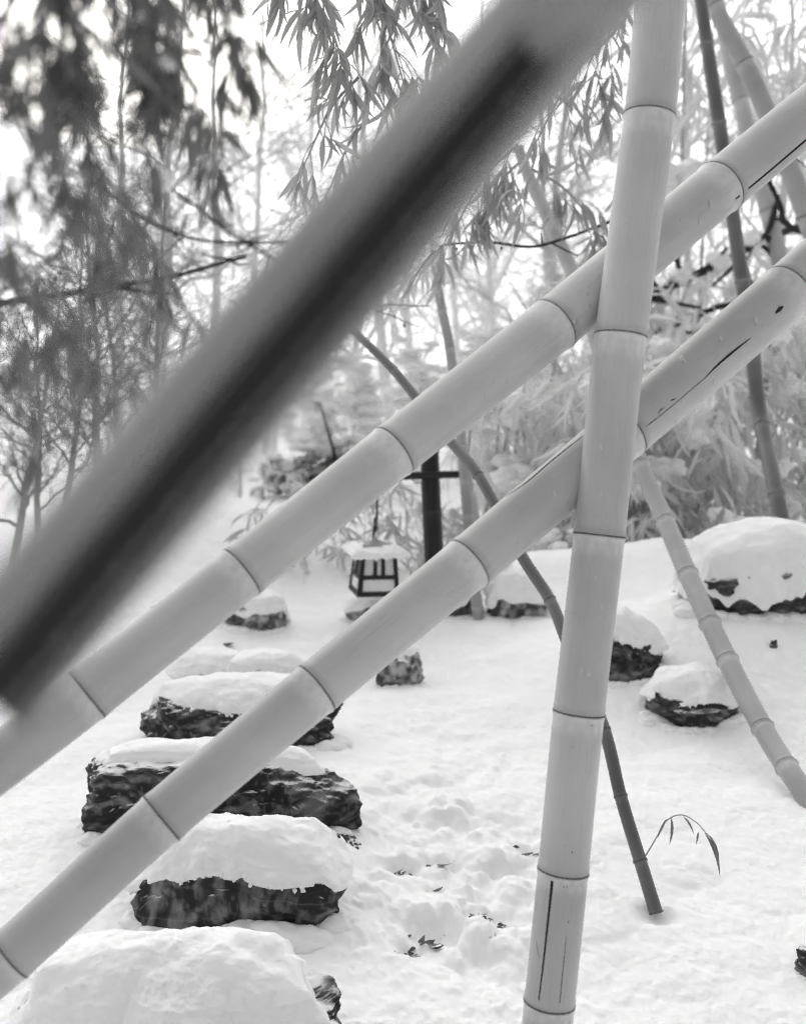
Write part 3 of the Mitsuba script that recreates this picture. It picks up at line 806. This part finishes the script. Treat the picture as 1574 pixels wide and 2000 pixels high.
labels['litter_shade'] = {'label': 'scraps of dark leaf litter, some added as painted shade in the melted hollows of the path', 'category': 'litter', 'kind': 'stuff'}
DEAD = [(838, 1812, 26, 20, 'curled dead leaf uppermost in the melted hollow of the path'), (850, 1822, 26, -20, 'broad dead leaf lying flat in the melted hollow of the path'), (832, 1822, 20, 60, 'narrow dead leaf at the left of the melted hollow'),
        (858, 1830, 20, 10, 'small dead leaf at the lower edge of the melted hollow'), (870, 1680, 24, -15, 'dark dead leaf under the snow lip at the middle of the path'), (858, 1738, 18, 25, 'dark dead leaf fragment between two snow lumps on the path'),
        (1032, 1665, 20, 0, 'dark leaf tip just left of the upright pole'), (782, 1690, 16, 30, 'dark leaf scrap at the left of the path'), (308, 1190, 22, 35, 'dark leaf lying on the snow between the upper pole and the blurred pole'), (452, 1258, 22, -30, 'dark twig-like leaf on the snow above the steps'), (540, 1180, 16, 70, 'dead leaf standing on the small grey stone')]
for a, b, L, rot, lab in DEAD:
    q = ground_hit(a, b); dist = (q - EYE) @ FWD; L = L * dist / F * 1.45
    v, f = leaf_template(.45, .35, .40)
    v = v * L; v[:, 2] = -v[:, 2] * .6
    v = v @ (turn([0, 0, 1], rot) @ turn([1, 0, 0], 20 * math.sin(rot))).T
    z = float(ground(q[0], q[1]))
    k = thing('dead_leaf', lab, 'dead leaf')
    scene[k] = M((v + [q[0] - L * .5, q[1], z + .008], f), 'leaf_dead', True)


# ------------------------------------------------------------------ bamboo sprays (twig with leaves)
def spray(label, start, end, depth, depth2, n_side, per, leaf_px, mat, seed, sag=0.12, spread=0.5, name='bamboo_spray', group=None, parts=True, snow=0, twig_mat='bark_mid', down=0.8, reach=1.0):
    """A drooping bamboo twig from photo pixel start to end with leaf clusters on side twigs."""
    r = np.random.default_rng(seed)
    key = thing(name, label, 'bamboo branch', group)
    a, b = pt(*start, depth), pt(*end, depth2)
    L = np.linalg.norm(b - a)
    mid = (a + b) / 2 + [0, 0, sag * L]
    main = spline([a, mid, b], 24)
    part(key, 'twig', M(tube(main, np.linspace(.0045, .0018, 24) * depth / 3, 5), twig_mat))
    side = Heap(); leaves = []
    dirm = unit(b - a)
    for k in range(n_side):
        s = (k + r.uniform(.3, 1)) / n_side
        p = main[min(int(s * 23), 23)]
        d = unit(dirm * .6 + r.normal(size=3) * spread + [0, 0, -.25])
        l = L * r.uniform(.10, .28) * reach
        q = spline([p, p + d * l * .5, p + d * l + [0, 0, -l * .35]], 7)
        side.add(*tube(q, .0016 * depth / 3, 3))
        td = unit(q[-1] - q[-3])
        for _ in range(per):
            ld = unit(td * .7 + r.normal(size=3) * .55 + [0, 0, -down])
            at = q[-1 - r.integers(0, 3)]
            leaves.append((at, ld, leaf_px * depth / F * r.uniform(.6, 1.2)))
    part(key, 'side_twigs', M(side.mesh(), twig_mat, False), None, 'stuff')
    heap = Heap()
    for n, (p, d, l) in enumerate(leaves):
        m = leaf_matrix(p, d, l, r.normal() * 1.0, r)
        if parts and n < 290: part(key, 'leaf', {**leaf_dict(int(r.integers(5)), mat), 'to_world': place(m)})
        else: heap_leaves(heap, [p], [d], [l], r)
    if heap.n: part(key, 'leaves', M(heap.mesh(), mat, True), None, 'stuff')
    if snow:
        sh = Heap()
        for _ in range(snow):
            p = main[r.integers(6, 24)] + r.normal(size=3) * .01
            sz = 14 * depth / F * r.uniform(.6, 1.3)
            w = 1 + .5 * (meshkit.noise(SN.vertices * 2 + r.random() * 50) - .5)[:, None]
            sh.add(SN.vertices * w * sz * [1.3, 1.1, .8] + p + [0, 0, sz * .4], SN.faces)
        part(key, 'snow', M(sh.mesh(), 'snow', True), None, 'stuff')


SN = trimesh.creation.icosphere(subdivisions=2)


def snow_lump(heap, c, sz, r, n=9):
    """Snow lodged on leaves or a twig: overlapping small pads, sagging at the sides."""
    for _ in range(n):
        o = r.normal(size=3) * [1.0, .6, .28]
        o[2] -= .35 * (o[0]**2)
        w = 1 + .7 * (meshkit.noise(SN.vertices * 2.2 + r.random() * 90) - .5)[:, None]
        heap.add(SN.vertices * w * sz * r.uniform(.35, .75) * [1.15, 1.0, .8] + c + o * sz, SN.faces)


GA = 'blurred sprays close to the camera'
# upper left, close to the lens
spray('dark blurred bamboo spray filling the extreme top left corner', (-140, -140), (130, 330), .70, .74, 19, 6, 140, 'leaf_dark', 101, group=GA)
spray('blurred bamboo spray hanging at the left edge below the top corner', (-180, 20), (80, 640), .75, .82, 20, 5, 130, 'leaf_dark', 102, group=GA)
spray('blurred bamboo spray with a snow lump left of centre at the top', (60, -150), (240, 420), .80, .87, 19, 5, 135, 'leaf_dark', 103, snow=2, group=GA)
spray('blurred bamboo spray hanging from the top edge, second from the left', (200, -160), (350, 240), .84, .9, 19, 5, 130, 'leaf_dark', 104, snow=2, group=GA)
spray('blurred bamboo spray hanging from the top edge between the corner and the blurred pole', (360, -170), (480, 150), .9, 1.0, 18, 6, 125, 'leaf_dark', 105, group=GA)
spray('thin blurred spray dangling lowest at the left above the branches', (140, 150), (200, 540), .9, 1.0, 15, 5, 120, 'leaf_dark', 106, snow=1, group=GA)
spray('soft grey bamboo spray left of the blurred pole above the dark branches', (330, 60), (420, 330), 1.05, 1.1, 13, 5, 115, 'leaf_dark', 107, group=GA)
spray('soft grey bamboo spray hanging in front of the stems at the left edge', (-60, 420), (150, 690), 1.0, 1.05, 14, 5, 115, 'leaf_dark', 108, group=GA)
spray('soft grey bamboo spray hanging just above the near level branch', (200, 330), (330, 600), 1.1, 1.15, 12, 4, 110, 'leaf_dark', 109, group=GA)
spray('blurred bamboo spray drooping along the left edge below the near level branch', (-40, 560), (70, 900), .85, .9, 14, 5, 85, 'leaf_dark', 131, group=GA)
spray('blurred bamboo spray drooping among the left stems towards the blurred pole', (130, 540), (240, 820), .92, .98, 13, 4, 80, 'leaf_dark', 132, group=GA)
spray('dense blurred bamboo spray along the top edge at the far left', (40, -190), (150, 150), .74, .8, 17, 7, 140, 'leaf_dark', 133, group=GA)
spray('blurred bamboo spray along the top edge between the two dense ones', (270, -190), (300, 160), .86, .9, 16, 6, 130, 'leaf_dark', 134, group=GA)
# top centre, in focus
GB = 'sharp sprays along the top edge'
spray('grey bamboo spray at the top edge just left of the blurred pole, leaves pointing down', (540, -110), (680, 140), 2.9, 3.0, 15, 7, 100, 'leaf_mid', 111, group=GB)
spray('dense grey bamboo spray left of the blurred pole near the top', (670, -140), (800, 200), 3.0, 3.1, 17, 8, 100, 'leaf_mid', 112, group=GB)
spray('grey spray against the blurred pole edge at the top', (780, -140), (860, 130), 3.1, 3.2, 15, 8, 100, 'leaf_mid', 113, group=GB)
spray('single hanging tuft of bamboo leaves left of the blurred pole', (700, 150), (590, 330), 3.1, 3.1, 8, 4, 85, 'leaf_mid', 114, group=GB)
spray('small tuft of leaves beside the blurred pole, left of its middle', (720, 230), (640, 380), 3.2, 3.2, 7, 4, 85, 'leaf_mid', 115, group=GB)
# right of the blurred pole
GC = 'sprays between the blurred pole and the upright pole'
spray('pale bamboo spray hanging from the top edge just left of the upright pole', (1240, -80), (1150, 240), 4.2, 4.2, 14, 6, 80, 'leaf_mid', 121, group=GC)
spray('pale bamboo spray reaching out from under the blurred pole at the right', (1200, 60), (1020, 330), 4.2, 4.3, 13, 5, 80, 'leaf_mid', 122, group=GC)
spray('drooping pale spray left of the curved bamboo', (1010, 280), (870, 480), 4.6, 4.6, 13, 5, 80, 'leaf_mid', 123, group=GC)
spray('drooping pale spray with fan shaped leaves by the curved bamboo', (1020, 310), (940, 430), 4.6, 4.6, 9, 5, 80, 'leaf_mid', 124, group=GC)
spray('pale spray right of the curved bamboo, hanging towards the upright pole', (1040, 330), (1180, 470), 4.8, 4.8, 12, 5, 75, 'leaf_mid', 125, group=GC)
spray('faint pale spray below the thin dark branch', (860, 480), (790, 580), 5.2, 5.2, 8, 5, 60, 'leaf_pale', 126, group=GC)
# the sasa round the lantern
GD = 'low bamboo plants round the lantern'
for n, (s, e, lab) in enumerate([((640, 1190), (520, 1010), 'low pale bamboo plant left of the lantern, leaves over the snow'), ((700, 1180), (600, 950), 'pale bamboo plant behind the left side of the lantern'), ((760, 1180), (700, 930), 'pale bamboo plant directly behind the lantern cable'),
                                ((800, 1180), (790, 960), 'pale bamboo plant between the lantern and the black post'), ((850, 1150), (870, 1010), 'pale bamboo plant behind the black post'), ((620, 1200), (560, 1090), 'lowest bamboo plant at the left of the lantern, leaves hanging to the snow')]):
    spray(lab, s, e, 6.3 + .12 * n, 6.2 + .12 * n, 34, 6, 50, 'leaf_frost', 151 + n, sag=.05, spread=.9, reach=2.2, name='low_bamboo', group=GD, twig_mat='bark_far', down=.5)


# ------------------------------------------------------------------ thickets of bamboo at the right, farther back
def thicket(label, px, py_foot, depth, width_px, height_px, n_stem, n_leaf, leaf_px, mat, seed, snow=0, name='bamboo_clump', group='bamboo clumps in the right background', lean=0.0, stem='bamboo_pale', down=.7):
    r = np.random.default_rng(seed)
    key = thing(name, label, 'bamboo clump', group)
    k = depth / F
    base = pt(px, py_foot, depth)
    for _ in range(n_stem):
        x = base + [r.uniform(-.5, .5) * width_px * k, r.uniform(-.3, .3), 0]
        x[2] = float(ground(x[0], x[1], False)) - .05
        h = height_px * k * r.uniform(.8, 1.1)
        top = x + [lean * h + r.normal() * .22 * h, r.normal() * .1, h]
        p = spline([[*x, .014], [*(x + (top - x) * .5 + [r.normal() * .05, 0, .05 * h]), .011], [*top, .004]], 16)
        part(key, 'stem', M(tube(p[:, :3], p[:, 3] * depth / 8, 7), stem))
    # leaves gather in drooping tufts
    heap = Heap()
    n_t = max(n_leaf // 9, 1)
    for _ in range(n_t):
        u = r.uniform(-.5, .5); t = r.random()**.8
        c = base + np.array([u * width_px * k * (1 - .25 * t) + lean * t * height_px * k, r.uniform(-.6, .6), t * height_px * k + .08])
        td = unit(r.normal(size=3) * [1, .8, .4] + [0, 0, -.4])
        n = int(r.integers(5, 13))
        pos = c + np.linspace(0, 1, n)[:, None] * td * leaf_px * k * 1.2
        d = unit(td * .5 + r.normal(size=(n, 3)) * .55 + [0, 0, -down])
        heap_leaves(heap, pos, d, leaf_px * k * r.uniform(.4, 1.2, n), r)
    part(key, 'leaves', M(heap.mesh(), mat, True), None, 'stuff')
    if snow:
        sh = Heap()
        for _ in range(snow):
            c = base + [r.uniform(-.5, .5) * width_px * k, r.uniform(-.75, .1), r.uniform(.1, 1) * height_px * k]
            sz = r.uniform(14, 44) * k
            snow_lump(sh, c, sz, r)
        part(key, 'snow', M(sh.mesh(), 'snow', True), 'clumps of snow lodged among the leaves', 'stuff')


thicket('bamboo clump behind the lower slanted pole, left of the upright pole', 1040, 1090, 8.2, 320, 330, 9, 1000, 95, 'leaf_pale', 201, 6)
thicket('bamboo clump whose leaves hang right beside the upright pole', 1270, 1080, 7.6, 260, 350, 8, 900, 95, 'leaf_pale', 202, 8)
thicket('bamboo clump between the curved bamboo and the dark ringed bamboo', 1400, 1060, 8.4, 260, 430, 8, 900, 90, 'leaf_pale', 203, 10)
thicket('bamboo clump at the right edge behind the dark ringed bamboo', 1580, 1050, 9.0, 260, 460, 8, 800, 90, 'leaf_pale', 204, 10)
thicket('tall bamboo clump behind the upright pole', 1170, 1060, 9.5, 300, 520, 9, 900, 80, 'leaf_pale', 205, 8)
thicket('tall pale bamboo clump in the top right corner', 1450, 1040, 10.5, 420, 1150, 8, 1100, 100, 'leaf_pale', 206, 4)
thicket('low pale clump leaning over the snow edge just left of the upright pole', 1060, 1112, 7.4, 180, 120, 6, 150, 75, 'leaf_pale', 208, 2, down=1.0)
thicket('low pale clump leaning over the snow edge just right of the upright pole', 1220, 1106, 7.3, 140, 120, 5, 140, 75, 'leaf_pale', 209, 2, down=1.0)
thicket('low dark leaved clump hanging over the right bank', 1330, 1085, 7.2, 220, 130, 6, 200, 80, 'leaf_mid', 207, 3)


# ------------------------------------------------------------------ bare trees
def tree(label, px, py, depth, h_px, w_px, seed, mat='bark_far', lean=0.0, limbs=9, twigs=14, fine=5, name='bare_tree', group=None, cat='tree', snow=0, rise=.6, droop=0.0, bend=.05):
    r = np.random.default_rng(seed)
    key = thing(name, label, cat, group)
    k = depth / F
    foot = pt(px, py, depth); foot[2] = float(ground(foot[0], foot[1], False)) - .1
    H = h_px * k
    t = np.linspace(0, 1, 14)
    wob = np.cumsum(r.normal(size=(14, 2)) * bend * H / 4, axis=0)
    trunk = np.stack([foot[0] + lean * H * t + wob[:, 0] * .35, foot[1] + wob[:, 1] * .3, foot[2] + H * t], 1)
    rad_ = w_px * k * .5 * (1 - .8 * t)
    part(key, 'trunk', M(tube(trunk, rad_, 9), mat))
    lh, th = Heap(), Heap()
    sh = Heap()
    for i in range(limbs):
        s = .18 + .8 * (i + r.random()) / limbs
        p = np.array([np.interp(s, t, trunk[:, c]) for c in range(3)])
        a = r.uniform(0, 2 * np.pi)
        d = unit([math.cos(a), math.sin(a) * .7, rise * r.uniform(.5, 1.5)])
        L = H * r.uniform(.16, .38) * (1.1 - .55 * s)
        rr = np.interp(s, t, rad_) * .5
        n1 = 7
        pl = p + np.cumsum(np.vstack([[0, 0, 0], np.repeat([d], n1, 0) * L / n1 + r.normal(size=(n1, 3)) * L * .035 + [[0, 0, -droop * L / n1]] * n1]), axis=0)
        lh.add(*tube(pl, np.linspace(rr, rr * .25, n1 + 1), 5))
        for _ in range(twigs):
            j = int(r.integers(1, n1 + 1)); d2 = unit(d + r.normal(size=3) * .75 + [0, 0, .1 - droop]); L2 = L * r.uniform(.22, .55)
            n2 = 5
            p2 = pl[j] + np.cumsum(np.vstack([[0, 0, 0], np.repeat([d2], n2, 0) * L2 / n2 + r.normal(size=(n2, 3)) * L2 * .07]), axis=0)
            th.add(*tube(p2, np.linspace(rr * .20, rr * .07, n2 + 1) + .0005 * depth / 4, 3, False))
            for _ in range(fine):
                j2 = int(r.integers(1, n2 + 1)); d3 = unit(d2 + r.normal(size=3) * .9); L3 = L2 * r.uniform(.25, .6)
                p3 = p2[j2] + np.array([[0, 0, 0], d3 * .5 + r.normal(size=3) * .08, d3]) * L3
                th.add(*tube(p3, [.0009 * depth / 4, .0008 * depth / 4, .0005 * depth / 4], 3, False))
            if snow and r.random() < snow:
                sz = r.uniform(5, 13) * k
                sh.add(SN.vertices * (1 + .6 * (meshkit.noise(SN.vertices * 2 + r.random() * 50) - .5)[:, None]) * sz * [1.8, 1.2, .6] + p2[r.integers(0, 5)] + [0, 0, sz * .3], SN.faces)
    part(key, 'limbs', M(lh.mesh(), mat, True), None, 'stuff')
    part(key, 'twigs', M(th.mesh(), mat, False), None, 'stuff')
    if sh.n: part(key, 'snow', M(sh.mesh(), 'snow', True), None, 'stuff')


GT = 'pale bare trees in the far background'
FAR = [(770, 960, 17, 820, 26, 'far pale tree whose forked trunk stands just left of the thin pale bamboo'), (812, 950, 20, 900, 16, 'slender far tree between the forked trunk and the thin pale bamboo'), (700, 950, 22, 900, 16, 'far pale tree partly behind the thin dark bamboo'),
       (620, 950, 24, 900, 16, 'far pale tree above the dark evergreen bush'), (1035, 940, 15, 800, 36, 'thick far trunk seen left of the curved bamboo'), (1080, 940, 16, 820, 26, 'far trunk right of the thick far trunk'), (960, 940, 21, 900, 16, 'slender far tree in the gap right of the thin pale bamboo'),
       (520, 950, 22, 950, 18, 'far pale tree half hidden by the blurred pole'), (420, 960, 19, 1000, 22, 'far tree left of the blurred pole, branches over the sky'), (330, 960, 16, 1000, 24, 'far tree at the left with branches over the white sky'),
       (900, 930, 26, 900, 16, 'very faint far tree behind the thin pale bamboo'), (1340, 940, 15, 1000, 22, 'far tree right of the upright pole'), (1480, 940, 14, 1000, 24, 'far tree behind the dark ringed bamboo'), (240, 960, 14, 1000, 22, 'far tree near the left edge, twigs over the sky')]
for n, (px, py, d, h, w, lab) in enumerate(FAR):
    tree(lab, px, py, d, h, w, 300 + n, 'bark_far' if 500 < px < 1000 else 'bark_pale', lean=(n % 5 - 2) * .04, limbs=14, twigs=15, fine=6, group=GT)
def far_wood():
    r = np.random.default_rng(77); hp = Heap()
    for _ in range(28):
        a = math.radians(r.uniform(-24, 24)); d = r.uniform(24, 46)
        x, y = d * math.sin(a), d * math.cos(a); z = float(ground(x, y, False)); H = r.uniform(7, 12)
        tr = np.array([[x + r.normal() * .15 * k, y, z + H * k / 7] for k in range(8)])
        hp.add(*tube(tr, np.linspace(.11, .02, 8), 5, False))
        for _ in range(70):
            s_ = r.uniform(.05, 1); p = tr[0] + (tr[-1] - tr[0]) * s_
            d2 = unit(r.normal(size=3) * [1, .6, .5] + [0, 0, .35]); L = H * .28 * (1.15 - .6 * s_) * r.uniform(.5, 1.2)
            q = p + np.cumsum(np.vstack([[0, 0, 0], np.repeat([d2], 4, 0) * L / 4 + r.normal(size=(4, 3)) * L * .06]), axis=0)
            hp.add(*tube(q, np.linspace(.03, .008, 5), 3, False))
            for _ in range(5):
                d3 = unit(d2 + r.normal(size=3) * .8); k = int(r.integers(1, 5))
                hp.add(*tube(q[k] + np.array([[0, 0, 0], d3 * .5, d3 + r.normal(size=3) * .15]) * L * r.uniform(.2, .45), [.009, .008, .006], 3, False))
    scene['far_wood'] = M(hp.mesh(), 'bark_far', False)
    labels['far_wood'] = {'label': 'pale frosted wood of bare trees fading into the white sky behind the garden', 'category': 'wood', 'kind': 'stuff'}


far_wood()
GL = 'blurred stems at the left edge'
LEFT = [(70, 1000, 6.5, 560, 15, .05, 'leftmost blurred stem of the shrubbery at the left edge'), (120, 1010, 6.8, 620, 16, .10, 'second blurred stem from the left edge, leaning right'), (200, 1000, 7.0, 640, 20, -.02, 'thick blurred stem left of the blurred pole'),
        (250, 1000, 7.5, 560, 15, -.10, 'blurred stem leaning left beside the thick one'), (20, 1010, 6.2, 600, 18, .22, 'slanting blurred stem entering at the left edge'), (310, 1000, 8.0, 620, 18, .04, 'slim blurred stem closest to the blurred pole')]
for n, (px, py, d, h, w, ln, lab) in enumerate(LEFT):
    tree(lab, px, py, d, h, w, 340 + n, 'bark_mid', lean=ln, limbs=22, twigs=14, fine=4, name='shrub', cat='shrub', group=GL, rise=1.0)
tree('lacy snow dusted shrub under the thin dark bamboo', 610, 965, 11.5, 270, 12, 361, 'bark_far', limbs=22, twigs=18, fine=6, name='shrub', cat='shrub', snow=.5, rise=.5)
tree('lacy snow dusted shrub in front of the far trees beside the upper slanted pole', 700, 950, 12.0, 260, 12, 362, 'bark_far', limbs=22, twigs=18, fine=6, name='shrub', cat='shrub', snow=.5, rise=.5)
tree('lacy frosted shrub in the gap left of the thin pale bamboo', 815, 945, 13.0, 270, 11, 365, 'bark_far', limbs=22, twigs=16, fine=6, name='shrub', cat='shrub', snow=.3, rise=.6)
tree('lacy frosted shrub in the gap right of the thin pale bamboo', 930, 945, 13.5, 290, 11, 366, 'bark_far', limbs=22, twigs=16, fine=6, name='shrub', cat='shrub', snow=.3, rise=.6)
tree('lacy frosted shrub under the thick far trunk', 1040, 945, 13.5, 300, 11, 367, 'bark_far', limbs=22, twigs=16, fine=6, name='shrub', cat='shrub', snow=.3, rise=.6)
tree('low bare shrub with arching twigs left of the dark evergreen bush', 470, 985, 10.5, 150, 9, 363, 'bark_pale', limbs=14, twigs=8, fine=3, name='shrub', cat='shrub', rise=.25)
tree('leaning dark trunk above the evergreen bush', 690, 960, 11.0, 210, 13, 364, 'bark_dark', lean=-.33, limbs=5, twigs=6, fine=3, name='bare_tree', cat='tree')


def evergreen(label, px, py, depth, w_px, h_px, n, leaf_px, mat, seed, snow):
    r = np.random.default_rng(seed); key = thing('evergreen_bush', label, 'bush'); k = depth / F
    base = pt(px, py, depth); base[2] = float(ground(base[0], base[1], False))
    for _ in range(5):
        tp = base + [r.normal() * .2 * w_px * k, r.normal() * .1, h_px * k * r.uniform(.5, .9)]
        part(key, 'stem', M(tube(spline([base, (base + tp) / 2 + r.normal(size=3) * .03, tp], 8), np.linspace(.012, .004, 8), 5), 'bark_dark'))
    hp, sh = Heap(), Heap()
    cl = [(r.uniform(-.5, .5), r.random()**.7) for _ in range(22)]
    for _ in range(n):
        cx, cz = cl[r.integers(len(cl))]
        p = base + np.array([(cx + r.normal() * .07) * w_px * k, r.normal() * .18, (np.clip(cz + r.normal() * .09, 0.02, 1.1)) * h_px * k])
        heap_leaves(hp, [p], [unit(r.normal(size=3) + [0, -.3, .2])], [leaf_px * k * r.uniform(.7, 1.3)], r)
    part(key, 'leaves', M(hp.mesh(), mat, True), None, 'stuff')
    for _ in range(snow):
        cx, cz = cl[r.integers(len(cl))]
        sz = r.uniform(8, 20) * k
        snow_lump(sh, base + [cx * w_px * k, -.12, cz * h_px * k + sz * .8], sz, r, 6)
    if sh.n: part(key, 'snow', M(sh.mesh(), 'snow', True), None, 'stuff')


evergreen('dark evergreen bush with snow on it at the top of the snow slope', 605, 968, 11.3, 170, 75, 1500, 17, 'leaf_black', 371, 9)
evergreen('small dark evergreen bush half hidden at the left of the larger one', 540, 965, 11.6, 60, 50, 260, 13, 'leaf_black', 372, 6)
evergreen('snow laden evergreen at the far right beyond the bank', 1500, 830, 9.5, 240, 130, 500, 16, 'leaf_pale', 373, 26)


# ------------------------------------------------------------------ single branches
def branch(label, rows, mat, seed, twigs=8, buds=0, width=(8, 3), name='bare_branch', snow=(), tw_px=60):
    r = np.random.default_rng(seed); key = thing(name, label, 'branch')
    q = spline([pt(*x) for x in rows], 50)
    q = q + np.cumsum(r.normal(size=q.shape) * .0012 * rows[0][2] / 4, axis=0) * np.sin(np.linspace(0, np.pi, 50))[:, None]
    k = rows[0][2] / F
    part(key, 'limb', M(tube(q, np.linspace(width[0], width[1], 50) * .5 * k * (1 + .25 * (r.random(50) - .5)), 7), mat))
    for i in range(twigs):
        j = int(r.integers(4, 48)); d = unit(unit(q[j + 1] - q[j - 1]) * .5 + r.normal(size=3) * .8 * [1, .5, 1]); L = tw_px * k * r.uniform(.4, 1.3)
        p = spline([q[j], q[j] + d * L * .5 + r.normal(size=3) * L * .06, q[j] + d * L + [0, 0, .1 * L]], 8)
        part(key, 'twig', M(tube(p, np.linspace(width[1] * .45, width[1] * .25, 8) * k, 5), mat))
    for i in range(buds):
        p = q[r.integers(2, 49)] + [0, 0, -r.uniform(4, 9) * k]
        part(key, 'bud', M((SN.vertices * np.array([3.2, 3.2, 5.0]) * k * r.uniform(.6, 1.1) + p, SN.faces), mat))
    for (a, b, d, s) in snow:
        sz = s * d / F
        v = SN.subdivide().vertices
        part(key, 'snow', M((v * (1 + .7 * (meshkit.fbm(v * 1.5 + a, 3) - .5)[:, None]) * sz * [1.0, .9, .9] + pt(a, b, d), SN.subdivide().faces), 'snow', True))


branch('dark budded bare branch crossing behind the curved bamboo, snow on its tip', [(1640, 260, 5.6), (1420, 350, 5.2), (1200, 428, 5.0), (1110, 462, 4.9), (1040, 480, 4.8), (960, 472, 4.8), (880, 476, 4.8), (850, 482, 4.8)], 'bark_dark', 401, 9, 6, (9, 4), tw_px=45, snow=((848, 478, 4.75, 10),))
branch('dark twig with two buds left of the thin pale bamboo', [(560, 520, 4.6), (700, 590, 4.6), (770, 596, 4.6), (838, 598, 4.6)], 'bark_mid', 402, 5, 2, (5, 3), tw_px=60)
branch('short dark twig sloping down left of the thin pale bamboo', [(690, 585, 4.8), (760, 615, 4.8), (818, 638, 4.8)], 'bark_mid', 403, 3, 2, (4, 2.5), tw_px=30)
branch('blurred dark branch in the upper left sloping down right, snow at its upper end', [(300, 345, 1.20), (370, 395, 1.22), (450, 455, 1.25), (560, 520, 1.3)], 'bark_dark', 404, 6, 0, (9, 6), tw_px=70, snow=((318, 352, 1.18, 22),))
branch('blurred branch left of and below the snow tipped one', [(190, 350, 1.25), (240, 400, 1.25), (330, 448, 1.3), (420, 470, 1.35), (560, 470, 1.4)], 'bark_dark', 405, 6, 0, (9, 6), tw_px=70)
branch('blurred near level branch at the left edge', [(-60, 600, 1.3), (80, 582, 1.3), (190, 565, 1.35), (320, 545, 1.4), (480, 500, 1.45)], 'bark_dark', 406, 8, 0, (18, 8), tw_px=90)
branch('dark snowy branch right of the upright pole, pointing up right', [(1180, 620, 9.0), (1290, 570, 9.0), (1380, 530, 9.0), (1480, 480, 9.0), (1620, 420, 9.0)], 'bark_dark', 407, 12, 0, (20, 12), tw_px=90, snow=((1330, 540, 9, 22), (1400, 512, 9, 24), (1470, 470, 9, 24)))
branch('second dark snowy branch right of the upright pole, lower', [(1200, 660, 9.2), (1300, 640, 9.2), (1400, 600, 9.2), (1500, 570, 9.2), (1640, 520, 9.2)], 'bark_dark', 408, 10, 0, (16, 10), tw_px=80, snow=((1340, 612, 9.2, 22), (1440, 570, 9.2, 28)))
branch('dark short branch stub under the upper slanted pole at the right edge', [(1640, 470, 7.8), (1540, 440, 7.8), (1520, 400, 7.8), (1498, 345, 7.8)], 'bark_dark', 409, 3, 0, (16, 9), tw_px=40)
